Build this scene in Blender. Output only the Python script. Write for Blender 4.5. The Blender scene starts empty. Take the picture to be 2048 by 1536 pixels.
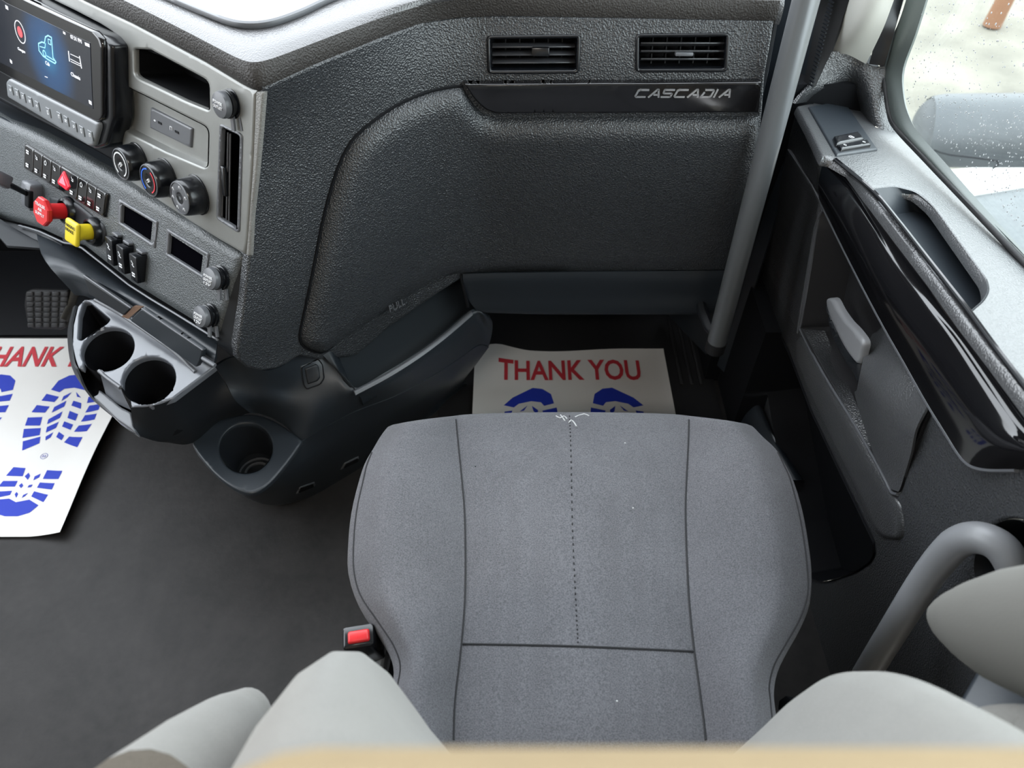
import bpy, bmesh, math, random
import numpy as np
from mathutils import Vector, Matrix
from mathutils.bvhtree import BVHTree
from mathutils.geometry import delaunay_2d_cdt
random.seed(7)
SC = bpy.context.scene
COL = SC.collection

# ------------------------------------------------ camera, light, exposure
FPX = 1480.0
PITCH = math.radians(48.4)
CAM = Vector((0.0, 0.0, 1.26))
FW = Vector((0, math.cos(PITCH), -math.sin(PITCH)))
UP = Vector((0, math.sin(PITCH), math.cos(PITCH)))
cd = bpy.data.cameras.new('camera'); cam = bpy.data.objects.new('camera', cd); COL.objects.link(cam)
cd.sensor_width = 36.0; cd.lens = 36.0 * FPX / 2048.0; cd.clip_start = 0.01
cam.location = CAM; cam.rotation_euler = (math.pi / 2 - PITCH, 0, 0)
cd.dof.use_dof = True; cd.dof.focus_distance = 1.0; cd.dof.aperture_fstop = 7.0
SC.camera = cam
w = bpy.data.worlds.new('overcast_sky'); SC.world = w; w.use_nodes = True
nt = w.node_tree; bg = nt.nodes['Background']
tc = nt.nodes.new('ShaderNodeTexCoord'); sx = nt.nodes.new('ShaderNodeSeparateXYZ'); rp = nt.nodes.new('ShaderNodeValToRGB')
nt.links.new(tc.outputs['Generated'], sx.inputs[0]); nt.links.new(sx.outputs['Z'], rp.inputs[0]); nt.links.new(rp.outputs[0], bg.inputs[0])
rp.color_ramp.elements[0].position = 0.0; rp.color_ramp.elements[0].color = (0.62, 0.64, 0.66, 1)
rp.color_ramp.elements[1].position = 0.35; rp.color_ramp.elements[1].color = (0.88, 0.94, 1.0, 1)
bg.inputs[1].default_value = 1.6
SC.view_settings.view_transform = 'Standard'; SC.view_settings.look = 'None'
SC.view_settings.gamma = 1.0; SC.view_settings.use_curve_mapping = False
SC.view_settings.exposure = 2.15
ld = bpy.data.lights.new('fill_light', 'AREA'); ld.shape = 'RECTANGLE'; ld.size = 0.5; ld.size_y = 0.12; ld.energy = 2.0; ld.color = (1.0, 0.93, 0.84)  # fill added behind the camera to brighten the dash face, no lamp seen there
lo_ = bpy.data.objects.new('fill_light', ld); COL.objects.link(lo_); lo_.location = (-0.35, -0.45, 1.76)
SC.cycles.use_denoising = True
SC.cycles.max_bounces = 8; SC.cycles.diffuse_bounces = 5; SC.cycles.transparent_max_bounces = 12
SC.cycles.sample_clamp_indirect = 6.0
SC.cycles.caustics_reflective = False; SC.cycles.caustics_refractive = False

# ------------------------------------------------ points seen at a pixel of the photograph
def ray(x, y): return Vector(((x - 1024) / FPX, 0, 0)) + FW + UP * ((768 - y) / FPX)
def pz(x, y, z): d = ray(x, y); return CAM + d * ((z - CAM.z) / d.z)
def py(x, y, Y): d = ray(x, y); return CAM + d * (Y / d.y)
def px(x, y, X): d = ray(x, y); return CAM + d * (X / d.x)
def pd(x, y, depth): return CAM + ray(x, y) * depth

class PlaneS:
    def __init__(s, a, b, c):
        s.a = a; s.n = (b - a).cross(c - a).normalized()
        if s.n.dot(CAM - a) < 0: s.n = -s.n
    def hit(s, x, y):
        d = ray(x, y); t = (s.a - CAM).dot(s.n) / d.dot(s.n); return CAM + d * t, s.n
    def pt(s, x, y, off=0.0):
        d = ray(x, y); t = (s.a + s.n * off - CAM).dot(s.n) / d.dot(s.n); return CAM + d * t
    def moved(s, off):
        q = PlaneS.__new__(PlaneS); q.a = s.a + s.n * off; q.n = s.n; return q

class MeshS:
    def __init__(s, rows):
        nr, nc = len(rows), len(rows[0]); s.v = [p for r in rows for p in r]
        f = [(i*nc+j, i*nc+j+1, (i+1)*nc+j+1, (i+1)*nc+j) for i in range(nr-1) for j in range(nc-1)]
        s.b = BVHTree.FromPolygons(s.v, f)
        bm = bmesh.new(); vs = [bm.verts.new(p) for p in s.v]
        for q in f:
            try: bm.faces.new([vs[k] for k in q])
            except ValueError: pass
        bm.normal_update(); s.vn = [v.normal.copy() for v in vs]; s.f = f; bm.free()
    def hit(s, x, y):
        d = ray(x, y).normalized(); loc, n, i, dist = s.b.ray_cast(CAM, d)
        if loc is None:
            best = None
            for t in np.linspace(0.4, 2.0, 60):
                l2, n2, i2, d2 = s.b.find_nearest(CAM + d * float(t))
                if best is None or d2 < best[0]: best = (d2, CAM + d * float(t), n2, i2)
            loc, n, i = best[1], best[2], best[3]
        idx = s.f[i]; ws = [1 / ((s.v[k] - loc).length + 1e-5) for k in idx]
        nn = Vector((0, 0, 0))
        for k, wt in zip(idx, ws): nn += s.vn[k] * wt
        n = nn.normalized()
        if n.dot(CAM - loc) < 0: n = -n
        return loc, n

# ------------------------------------------------ 2D loops
def cr(p0, p1, p2, p3, t):
    return 0.5 * ((2 * p1) + (-p0 + p2) * t + (2*p0 - 5*p1 + 4*p2 - p3) * t*t + (-p0 + 3*p1 - 3*p2 + p3) * t**3)
def spl(pts, k=6, closed=False):
    n = len(pts); out = []
    rng = range(n) if closed else range(n - 1)
    for i in rng:
        if closed: a, b, c, d = pts[i-1], pts[i], pts[(i+1) % n], pts[(i+2) % n]
        else:
            b, c = pts[i], pts[i+1]; a = pts[i-1] if i > 0 else b + (b - c); d = pts[i+2] if i + 2 < n else c + (c - b)
        for q in range(k): out.append(cr(a, b, c, d, q / k))
    if not closed: out.append(pts[-1].copy())
    return out
def V2(pts): return [Vector((float(a), float(b))) for a, b in pts]
def sm(pts, k=5): return [tuple(p) for p in spl(V2(pts), k, True)]
def rr(pts, r, seg=4):
    P = V2(pts); n = len(P); out = []
    rs = r if isinstance(r, (list, tuple)) else [r] * n
    for i in range(n):
        a, b, c = P[i-1], P[i], P[(i+1) % n]; la, lc = (a - b).length, (c - b).length
        q = min(rs[i], la * 0.45, lc * 0.45)
        if q < 0.3: out.append(tuple(b)); continue
        s = b + (a - b) * (q / la); e = b + (c - b) * (q / lc)
        for k in range(seg + 1):
            t = k / seg; out.append(tuple(s * (1-t)**2 + b * 2*t*(1-t) + e * t*t))
    return out
def ell(cx, cy, rx, ry, rot=0, n=32):
    c, s = math.cos(math.radians(rot)), math.sin(math.radians(rot)); out = []
    for i in range(n):
        a = 2*math.pi*i/n; u, v = rx*math.cos(a), ry*math.sin(a); out.append((cx + u*c - v*s, cy + u*s + v*c))
    return out
def resample(L, res):
    out = []; n = len(L)
    for i in range(n):
        a, b = L[i], L[(i+1) % n]; d = math.hypot(b[0]-a[0], b[1]-a[1]); k = max(1, int(d / res))
        for q in range(k): out.append((a[0] + (b[0]-a[0]) * q / k, a[1] + (b[1]-a[1]) * q / k))
    o2 = [out[0]]
    for p in out[1:]:
        if math.hypot(p[0]-o2[-1][0], p[1]-o2[-1][1]) > res * 0.12: o2.append(p)
    if math.hypot(o2[0][0]-o2[-1][0], o2[0][1]-o2[-1][1]) < res * 0.12 and len(o2) > 3: o2.pop()
    return o2
def inside(P, L):
    x, y = P[:, 0], P[:, 1]; c = np.zeros(len(P), bool); n = len(L)
    for i in range(n):
        x1, y1 = L[i]; x2, y2 = L[(i+1) % n]
        if y1 == y2: continue
        m = ((y1 > y) != (y2 > y)) & (x < (x2-x1) * (y-y1) / (y2-y1) + x1); c ^= m
    return c
def dist(P, L):
    A = np.array(L, float); B = np.roll(A, -1, 0); D = B - A; LL = (D**2).sum(1) + 1e-12; best = np.full(len(P), 1e9)
    for i in range(len(A)):
        t = np.clip(((P - A[i]) @ D[i]) / LL[i], 0, 1); q = A[i] + t[:, None] * D[i]
        best = np.minimum(best, np.hypot(*(P - q).T))
    return best
def offs(L, d):
    n = len(L); A = sum(L[i][0]*L[(i+1) % n][1] - L[(i+1) % n][0]*L[i][1] for i in range(n)); s = 1 if A > 0 else -1; out = []
    for i in range(n):
        a, c = L[i-1], L[(i+1) % n]; tx, ty = c[0]-a[0], c[1]-a[1]; l = math.hypot(tx, ty) + 1e-9
        out.append((L[i][0] - s*ty/l*d, L[i][1] + s*tx/l*d))
    return out

# ------------------------------------------------ objects
def base_of(o):
    while o is not None:
        if o.parent is None: return o.location.copy()
        o = o.parent
    return Vector((0, 0, 0))
def mk(name, bm, mat, parent=None, smooth=45, label=None, rev=None):
    bmesh.ops.remove_doubles(bm, verts=bm.verts, dist=1e-6)
    bm.normal_update()
    me = bpy.data.meshes.new(name); bm.to_mesh(me); bm.free()
    o = bpy.data.objects.new(name, me); COL.objects.link(o)
    if parent is not None:
        me.transform(Matrix.Translation(-base_of(parent))); o.parent = parent
    else:
        xs = np.array([v.co[:] for v in me.vertices]); lo, hi = xs.min(0), xs.max(0)
        b = Vector(((lo[0]+hi[0])/2, (lo[1]+hi[1])/2, lo[2])); me.transform(Matrix.Translation(-b)); o.location = b
    if isinstance(mat, (list, tuple)):
        for m in mat: me.materials.append(m)
    else: me.materials.append(mat)
    if smooth:
        for p in me.polygons: p.use_smooth = True
        me.set_sharp_from_angle(angle=math.radians(smooth))
    if label: o['label'] = label
    return o
def thing(name, label, cat, loc, group=None):
    o = bpy.data.objects.new(name, None); COL.objects.link(o); o.location = loc; o.empty_display_size = 0.05
    o['label'] = label; o['category'] = cat
    if group: o['group'] = group
    return o
def tag(o, label, cat, group=None, kind=None):
    o['label'] = label; o['category'] = cat
    if group: o['group'] = group
    if kind: o['kind'] = kind
    return o
def struct(o): o['kind'] = 'structure'; return o

def panel(name, surf, outline, holes=(), t=0.004, r=5, off=0.0, back=0.003, mat=None, parent=None, res=12, smooth=50, label=None, bm=None, lm=1.0, hround=True):
    lr = min(res, max(3.0, r * 2.0)) if (r > 0 and t > 0) else res
    OL = resample(outline, lr); HL = [resample(h, min(lr, res * 0.7)) for h in holes]
    pts = list(OL); loops = [list(range(len(OL)))]
    for h in HL:
        s = len(pts); pts += h; loops.append(list(range(s, s + len(h))))
    edges = [(lp[i], lp[(i+1) % len(lp)]) for lp in loops for i in range(len(lp))]
    nb = len(pts); extra = []
    allL = [OL] + HL
    if r > 0 and t > 0:
        for f in (0.3, 1.0, 1.45):
            for k, L in enumerate(allL):
                if k > 0 and not hround: continue
                q = np.array(offs(L, f * r if k == 0 else -f * r))
                dd = np.min([dist(q, M) for M in (allL if hround else [OL])], 0)
                extra += [tuple(p) for p, d in zip(q, dd) if d > f * r * 0.85]
    O = np.array(OL); x0, y0 = O.min(0); x1, y1 = O.max(0)
    gx, gy = np.meshgrid(np.arange(x0 + res/2, x1, res), np.arange(y0 + res/2, y1, res)); G = np.c_[gx.ravel(), gy.ravel()]
    if len(G):
        dG = np.min([dist(G, M) for M in allL], 0); G = G[dG > max(r * 1.6, res * 0.45)]
        extra += [tuple(p) for p in G]
    if extra:
        E = np.array(extra); keep = inside(E, OL)
        for h in HL: keep &= ~inside(E, h)
        E = E[keep]; pts += [tuple(p) for p in E]
    vs, es, fs, *_ = delaunay_2d_cdt([Vector(p) for p in pts], edges, [], 0, 0.01)
    P = np.array([v[:] for v in vs]); cen = np.array([[sum(P[i][0] for i in f)/len(f), sum(P[i][1] for i in f)/len(f)] for f in fs])
    kf = inside(cen, OL)
    for h in HL: kf &= ~inside(cen, h)
    dO = dist(P, OL)
    if hround and HL: dO = np.minimum(dO, np.min([dist(P, h) for h in HL], 0))
    own = bm is None
    if own: bm = bmesh.new()
    top = []; bot = []
    for p, d in zip(P, dO):
        loc, n = surf.hit(p[0], p[1])
        h = off + (t * math.sqrt(max(0, 1 - (1 - min(d / r, 1)) ** 2)) if (r > 0 and t > 0) else t)
        hm = (off + t) * lm; d_ = ray(p[0], p[1]); cs = -d_.dot(n)
        if hm and cs > 0.15: loc = loc - d_ * (hm / cs) - n * hm
        top.append(bm.verts.new(loc + n * h)); bot.append(bm.verts.new(loc + n * (off - back)))
    bd = {}
    for f, k in zip(fs, kf):
        if not k: continue
        a = [top[i] for i in f]
        c = (a[0].co - CAM); nrm = (a[1].co - a[0].co).cross(a[2].co - a[0].co)
        fl = nrm.dot(c) > 0
        q = list(f)[::-1] if fl else list(f)
        try:
            bm.faces.new([top[i] for i in q]); bm.faces.new([bot[i] for i in q[::-1]])
        except ValueError: continue
        for i in range(len(q)):
            e = (q[i], q[(i+1) % len(q)])
            if (e[1], e[0]) in bd: del bd[(e[1], e[0])]
            else: bd[e] = 1
    for a, b in bd:
        try: bm.faces.new([top[b], top[a], bot[a], bot[b]])
        except ValueError: pass
    for v in [v for v in bm.verts if not v.link_faces]: bm.verts.remove(v)
    if not own: return bm
    return mk(name, bm, mat, parent, smooth, label)

def recess(name, surf, loop, depth, mat, parent, shrink=1.0, label=None, dirn=None, cap=True, lift=0.002):
    """walls and floor going in from a hole"""
    L = resample(loop, 6); bm = bmesh.new(); H = []
    for p in L:
        loc, n = surf.hit(*p); d_ = ray(*p); cs = max(.2, -d_.dot(n)); H.append((loc - d_ * (lift / cs), n))
    c = sum((h[0] for h in H), Vector()) / len(H); a = [bm.verts.new(h[0]) for h in H]
    b = [bm.verts.new(c + (h[0] - c) * shrink - (dirn if dirn else h[1]) * depth) for h in H]
    n = len(L)
    for i in range(n):
        bm.faces.new((a[i], a[(i+1) % n], b[(i+1) % n], b[i]))
    if cap: bm.faces.new(b)
    bmesh.ops.recalc_face_normals(bm, faces=bm.faces)
    return mk(name, bm, mat, parent, 40, label)

def gridpts(rows, k=4):
    R = [spl(r, k) for r in rows]; nc = len(R[0]); cols = [spl([R[i][j] for i in range(len(R))], k) for j in range(nc)]
    return [[cols[j][i] for j in range(nc)] for i in range(len(cols[0]))]
def patch(name, rows, mat, parent, k=4, thick=0.004, label=None, smooth=60, dense=True, towards=None):
    G = gridpts(rows, k) if dense else rows
    nr, nc = len(G), len(G[0]); bm = bmesh.new(); T = [[bm.verts.new(p) for p in r] for r in G]
    fs = []
    for i in range(nr-1):
        for j in range(nc-1):
            try: fs.append(bm.faces.new((T[i][j], T[i][j+1], T[i+1][j+1], T[i+1][j])))
            except ValueError: pass
    bm.normal_update()
    s = sum(f.normal.dot((towards or CAM) - f.calc_center_median()) * f.calc_area() for f in fs)
    if s < 0: bmesh.ops.reverse_faces(bm, faces=fs); bm.normal_update()
    if thick:
        nn = {v: v.normal.copy() for v in bm.verts}; mp = {v: bm.verts.new(v.co - nn[v] * thick) for v in list(bm.verts)}
        be = [e for e in bm.edges if len(e.link_faces) == 1]
        for f in fs: bm.faces.new([mp[v] for v in reversed(f.verts)])
        for e in be:
            f = e.link_faces[0]; vs = list(f.verts); a, b = e.verts
            i = vs.index(a)
            if vs[(i+1) % len(vs)] is not b: a, b = b, a
            bm.faces.new((b, a, mp[a], mp[b]))
    return mk(name, bm, mat, parent, smooth, label)

def frame(loc, n, u=None):
    n = n.normalized()
    if u is None: u = Vector((0, 0, 1)).cross(n)
    if u.length < 1e-4: u = Vector((1, 0, 0))
    u = (u - n * u.dot(n)).normalized(); v = n.cross(u)
    return Matrix(((u.x, v.x, n.x, loc.x), (u.y, v.y, n.y, loc.y), (u.z, v.z, n.z, loc.z), (0, 0, 0, 1)))
def fr(surf, x, y, off=0, u=None):
    l, n = surf.hit(x, y); return frame(l + n * off, n, u)
def box(bm, M, sx_, sy_, sz_, c=(0, 0, 0), bev=0.0, seg=2, taper=1.0):
    r = bmesh.ops.create_cube(bm, size=1.0); vs = r['verts']
    for v in vs:
        k = taper if v.co.z > 0 else 1.0
        v.co = Vector((v.co.x * sx_ * k, v.co.y * sy_ * k, v.co.z * sz_)) + Vector(c)
    if bev > 0:
        es = list({e for v in vs for e in v.link_edges})
        q = bmesh.ops.bevel(bm, geom=es, offset=bev, segments=seg, affect='EDGES', profile=0.5)
        vs = list({v for f in q['faces'] for v in f.verts} | {v for v in vs if v.is_valid})
    seen = set(vs); st = list(vs)
    while st:
        v = st.pop()
        for e in v.link_edges:
            o = e.other_vert(v)
            if o not in seen: seen.add(o); st.append(o)
    for v in seen: v.co = M @ v.co
    return bm
def lathe(bm, M, prof, seg=32, arc=(0, 360), capends=True, sq=None):
    a0, a1 = math.radians(arc[0]), math.radians(arc[1]); full = abs(arc[1]-arc[0]) >= 359.9; n = seg if full else seg + 1
    rings = []
    for rad, z in prof:
        ring = []
        for i in range(n):
            a = a0 + (a1-a0) * i / seg; rr_ = rad
            if sq: rr_ = rad * sq(a)
            ring.append(bm.verts.new(M @ Vector((rr_*math.cos(a), rr_*math.sin(a), z))))
        rings.append(ring)
    for A, B in zip(rings, rings[1:]):
        for i in range(n if full else n-1):
            bm.faces.new((A[i], A[(i+1) % n], B[(i+1) % n], B[i]))
    if capends and full:
        if prof[0][0] > 1e-6: bm.faces.new(rings[0][::-1])
        if prof[-1][0] > 1e-6: bm.faces.new(rings[-1])
    return bm
def tube(bm, pts, rad, seg=12, k=5, flat=None, closed=False):
    P = spl(pts, k, closed) if k > 1 else pts; n = len(P); m = len(pts)
    rads = rad if isinstance(rad, (list, tuple)) else [rad] * m
    rings = []; ref = Vector((0, 0, 1))
    t0 = (P[1]-P[0]).normalized()
    if abs(t0.dot(ref)) > 0.9: ref = Vector((1, 0, 0))
    u = (ref - t0 * ref.dot(t0)).normalized()
    for i, p in enumerate(P):
        t = (P[(i+1) % n] - P[i-1]).normalized() if (closed or 0 < i < n-1) else ((P[1]-P[0]) if i == 0 else (P[-1]-P[-2])).normalized()
        u = (u - t * u.dot(t)).normalized(); v = t.cross(u)
        s = i / max(1, (n-1)) * (m-1); a = min(int(s), m-2); f = s - a; rd = rads[a] * (1-f) + rads[a+1] * f if not closed else rads[0]
        fl = flat if flat else (1, 1)
        rings.append([bm.verts.new(p + (u*math.cos(2*math.pi*j/seg)*fl[0] + v*math.sin(2*math.pi*j/seg)*fl[1]) * rd) for j in range(seg)])
    for i in range(n if closed else n-1):
        A, B = rings[i], rings[(i+1) % n]
        for j in range(seg): bm.faces.new((A[j], A[(j+1) % seg], B[(j+1) % seg], B[j]))
    if not closed: bm.faces.new(rings[0][::-1]); bm.faces.new(rings[-1])
    return bm
def flatpoly(bm, M, pts, h=0.0006):
    """thin raised polygon in a frame"""
    a = [bm.verts.new(M @ Vector((x, y, h))) for x, y in pts]; b = [bm.verts.new(M @ Vector((x, y, 0))) for x, y in pts]
    n = len(pts); f = bm.faces.new(a); fb = bm.faces.new(b[::-1]); fl = [f, fb]
    for i in range(n): fl.append(bm.faces.new((a[(i+1) % n], a[i], b[i], b[(i+1) % n])))
    bmesh.ops.recalc_face_normals(bm, faces=fl)
    return bm
def stroke(bm, M, pts, wd, h=0.0005):
    """polyline as a raised ribbon of quads"""
    for (x0, y0), (x1, y1) in zip(pts, pts[1:]):
        l = math.hypot(x1-x0, y1-y0)
        if l < 1e-7: continue
        nx, ny = -(y1-y0)/l*wd/2, (x1-x0)/l*wd/2; ex, ey = (x1-x0)/l*wd*.3, (y1-y0)/l*wd*.3
        flatpoly(bm, M, [(x0-ex+nx, y0-ey+ny), (x0-ex-nx, y0-ey-ny), (x1+ex-nx, y1+ey-ny), (x1+ex+nx, y1+ey+ny)], h)
    return bm
def textbm(bm, s, M, wd, ht, shear=0.0, ext=0.0004, bold=0.0):
    c = bpy.data.curves.new('t', 'FONT'); c.body = s; c.size = 1; c.extrude = 0.5; c.offset = bold; c.resolution_u = 3
    o = bpy.data.objects.new('t', c); COL.objects.link(o)
    dg = bpy.context.evaluated_depsgraph_get(); me = bpy.data.meshes.new_from_object(o.evaluated_get(dg))
    X = np.array([v.co[:] for v in me.vertices]); lo, hi = X.min(0), X.max(0)
    sx1 = wd / (hi[0]-lo[0]); sy1 = ht / (hi[1]-lo[1])
    for v in me.vertices:
        x = (v.co.x - (lo[0]+hi[0])/2) * sx1; y = (v.co.y - (lo[1]+hi[1])/2) * sy1; z = ext if v.co.z > 0 else 0
        v.co = M @ Vector((x + y * shear, y, z))
    bm.from_mesh(me); bpy.data.objects.remove(o); bpy.data.curves.remove(c); bpy.data.meshes.remove(me)
    return bm
def local(M, x, y, off=0):
    """frame-plane coordinates of the point seen at a pixel"""
    n = Vector(M.col[2][:3]); o = M.translation + n * off; d = ray(x, y); t = (o - CAM).dot(n) / d.dot(n); q = M.inverted() @ (CAM + d * t)
    return (q.x, q.y)

# ------------------------------------------------ materials
def mat(name, col, rough=0.5, bump=0.0, scale=400, spec=0.5, metal=0.0, mott=0.0, mscale=8, coat=0.0, kind='noise', bd=0.001, fine=0.0, sheen=0.0):
    m = bpy.data.materials.new(name); m.use_nodes = True; n = m.node_tree.nodes; l = m.node_tree.links; b = n['Principled BSDF']
    b.inputs['Base Color'].default_value = (*col, 1); b.inputs['Roughness'].default_value = rough
    b.inputs['Specular IOR Level'].default_value = spec; b.inputs['Metallic'].default_value = metal
    b.inputs['Coat Weight'].default_value = coat; b.inputs['Coat Roughness'].default_value = 0.05
    if sheen: b.inputs['Sheen Weight'].default_value = sheen
    tcn = n.new('ShaderNodeTexCoord')
    if bump:
        if kind == 'voronoi':
            t = n.new('ShaderNodeTexVoronoi'); t.feature = 'SMOOTH_F1'; t.inputs['Scale'].default_value = scale; out = t.outputs['Distance']
        elif kind == 'weave':
            t = n.new('ShaderNodeTexVoronoi'); t.distance = 'CHEBYCHEV'; t.inputs['Scale'].default_value = scale; t.inputs['Randomness'].default_value = 0.25; out = t.outputs['Distance']
        else:
            t = n.new('ShaderNodeTexNoise'); t.inputs['Scale'].default_value = scale; t.inputs['Detail'].default_value = 3; out = t.outputs[0]
        l.new(tcn.outputs['Object'], t.inputs['Vector'])
        bp = n.new('ShaderNodeBump'); bp.inputs['Strength'].default_value = bump; bp.inputs['Distance'].default_value = bd
        l.new(out, bp.inputs['Height']); l.new(bp.outputs[0], b.inputs['Normal'])
    if mott or fine:
        t2 = n.new('ShaderNodeTexNoise'); t2.inputs['Scale'].default_value = mscale; t2.inputs['Detail'].default_value = 6; t2.inputs['Roughness'].default_value = 0.65
        l.new(tcn.outputs['Object'], t2.inputs['Vector'])
        mr = n.new('ShaderNodeMapRange'); mr.inputs[1].default_value = 0.3; mr.inputs[2].default_value = 0.7
        mr.inputs[3].default_value = 1 - mott; mr.inputs[4].default_value = 1 + mott; l.new(t2.outputs[0], mr.inputs[0])
        fac = mr.outputs[0]
        if fine:
            t3 = n.new('ShaderNodeTexNoise'); t3.inputs['Scale'].default_value = scale; t3.inputs['Detail'].default_value = 1; l.new(tcn.outputs['Object'], t3.inputs['Vector'])
            m3 = n.new('ShaderNodeMapRange'); m3.inputs[1].default_value = 0.3; m3.inputs[2].default_value = 0.7; m3.inputs[3].default_value = 1-fine; m3.inputs[4].default_value = 1+fine
            l.new(t3.outputs[0], m3.inputs[0]); mm = n.new('ShaderNodeMath'); mm.operation = 'MULTIPLY'; l.new(fac, mm.inputs[0]); l.new(m3.outputs[0], mm.inputs[1]); fac = mm.outputs[0]
        mx = n.new('ShaderNodeVectorMath'); mx.operation = 'SCALE'; mx.inputs[0].default_value = col; l.new(fac, mx.inputs['Scale']); l.new(mx.outputs[0], b.inputs['Base Color'])
    return m
def emis(name, col, s):
    m = bpy.data.materials.new(name); m.use_nodes = True; b = m.node_tree.nodes['Principled BSDF']
    b.inputs['Base Color'].default_value = (0.02, 0.02, 0.02, 1); b.inputs['Emission Color'].default_value = (*col, 1); b.inputs['Emission Strength'].default_value = s; b.inputs['Roughness'].default_value = 0.3
    return m
M_GRAIN = mat('grained_charcoal_plastic', (0.029, 0.032, 0.036), 0.36, 1.0, 500, 0.75, kind='voronoi', bd=0.0015)
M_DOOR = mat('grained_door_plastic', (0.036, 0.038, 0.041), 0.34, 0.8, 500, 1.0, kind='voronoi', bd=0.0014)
M_LEDGE = mat('sheen_lightened_door_grain', (0.055, 0.057, 0.060), 0.34, 0.6, 560, 1.0, kind='voronoi', bd=0.0010)  # the door's own plastic, with bright sheen lightened into its colour
M_TOP = mat('soft_dash_top', (0.050, 0.050, 0.052), 0.30, 0.5, 560, 1.0, kind='voronoi', bd=0.0010)
M_LIP = mat('shade_toned_dash_lip', (0.034, 0.031, 0.029), 0.55, 0.8, 480, 0.4, kind='voronoi', bd=0.0015)  # same skin as the dash top, the lip's shade darkened into its colour
M_SMOOTH = mat('smooth_charcoal_plastic', (0.018, 0.023, 0.029), 0.42, 0.08, 500, 0.5)
M_DARK = mat('dark_plastic', (0.010, 0.012, 0.015), 0.5, 0.05, 400, 0.4)
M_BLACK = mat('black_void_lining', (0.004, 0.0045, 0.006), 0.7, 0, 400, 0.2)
M_SILVER = mat('satin_pewter_plastic', (0.24, 0.245, 0.235), 0.33, 0.05, 600, 0.5, metal=0.35, mott=0.05, mscale=25)
M_SWITCHP = mat('grained_switch_panel_plastic', (0.060, 0.067, 0.070), 0.38, 0.7, 560, 0.6, kind='voronoi', bd=0.0012)
M_GLOSS = mat('piano_black_plastic', (0.006, 0.006, 0.007), 0.10, 0, 400, 0.5, coat=0.3)
M_BLK = mat('black_satin_plastic', (0.006, 0.007, 0.009), 0.22, 0, 400, 0.5)
M_SATIN = mat('satin_grey_plastic', (0.10, 0.105, 0.115), 0.32, 0.04, 500, 0.5)
M_CHROME = mat('brushed_silver_lettering', (0.62, 0.63, 0.64), 0.25, 0, 400, 0.5, metal=0.9)
M_WHITEINK = mat('white_printed_ink', (0.75, 0.76, 0.78), 0.5)
M_FABRIC = mat('grey_woven_seat_fabric', (0.096, 0.096, 0.105), 0.9, 0.5, 700, 0.2, mott=0.12, mscale=7, kind='weave', bd=0.0016, fine=0.28, sheen=0.1)
M_LFAB = mat('pale_grey_backrest_fabric', (0.20, 0.195, 0.182), 0.92, 0.35, 900, 0.2, mott=0.06, mscale=12, kind='weave', bd=0.0005, fine=0.08, sheen=0.15)
M_SEAM = mat('dark_seam_thread', (0.012, 0.012, 0.014), 0.8)
M_TAN = mat('tan_headrest_leather', (0.33, 0.25, 0.145), 0.7, 0.1, 300, 0.3, mott=0.08, mscale=20)
M_PAPER = mat('white_floor_paper', (0.70, 0.69, 0.67), 0.8, 0.08, 60, 0.2, mott=0.02, bd=0.002)
M_RED = mat('red_printed_ink', (0.50, 0.030, 0.045), 0.7)
M_BLUE = mat('blue_printed_ink', (0.012, 0.035, 0.40), 0.7)
M_FLOOR = mat('dark_vinyl_floor', (0.0165, 0.0152, 0.0150), 0.6, 0.4, 60, 0.35, mott=0.38, mscale=14, bd=0.0015, fine=0.1)
M_RUBBER = mat('black_rubber', (0.012, 0.012, 0.013), 0.6, 0.25, 300, 0.4)
M_STEEL = mat('grey_painted_steel_tube', (0.20, 0.21, 0.22), 0.33, 0.02, 200, 0.5, metal=0.55)
M_PILLAR = mat('pale_grey_pillar_plastic', (0.62, 0.62, 0.57), 0.5, 0.1, 500)
M_CEIL = mat('light_headliner', (0.42, 0.41, 0.39), 0.9, 0.1, 200)
M_WALLB = mat('tan_grey_rear_wall_vinyl', (0.34, 0.28, 0.21), 0.8)
M_REDP = mat('red_knob_plastic', (0.55, 0.018, 0.022), 0.35)
M_YELP = mat('yellow_knob_plastic', (0.72, 0.56, 0.02), 0.4)
M_WHITEP = mat('light_grey_switch_plastic', (0.42, 0.44, 0.47), 0.4)

# ================================================= cab shell
def wallbox(name, lo, hi, m, smooth=0):
    bm = bmesh.new(); c = (Vector(lo) + Vector(hi)) / 2; s = Vector(hi) - Vector(lo)
    box(bm, Matrix.Translation(c), s.x, s.y, s.z); return struct(mk(name, bm, m, None, smooth))
fl = wallbox('floor', (-1.75, -0.95, -0.05), (0.56, 1.62, 0.0), M_FLOOR)
wallbox('wall_front', (-1.75, 1.60, 0.0), (0.60, 1.66, 0.89), M_BLACK)
wallbox('wall_back', (-1.75, -0.99, 0.0), (0.64, -0.93, 1.82), M_WALLB)
wallbox('ceiling', (-1.75, -0.93, 1.80), (0.62, 0.95, 1.86), M_CEIL)
def multi(name, boxes, m, bev=0.0):
    bm = bmesh.new()
    for lo, hi in boxes:
        c = (Vector(lo)+Vector(hi))/2; s = Vector(hi)-Vector(lo); box(bm, Matrix.Translation(c), s.x, s.y, s.z, bev=bev)
    return struct(mk(name, bm, m, None, 0))
multi('wall_left', [((-1.80, -0.99, -0.05), (-1.75, 1.66, 0.75)), ((-1.80, -0.99, 0.75), (-1.75, -0.10, 1.86)), ((-1.80, 1.25, 0.75), (-1.75, 1.32, 1.86)), ((-1.80, -0.10, 1.66), (-1.75, 1.25, 1.86))], M_CEIL)
multi('wall_right', [((0.60, -0.99, 0.0), (0.65, -0.10, 1.86)), ((0.60, -0.10, 1.62), (0.65, 1.25, 1.86))], M_CEIL)
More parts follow.
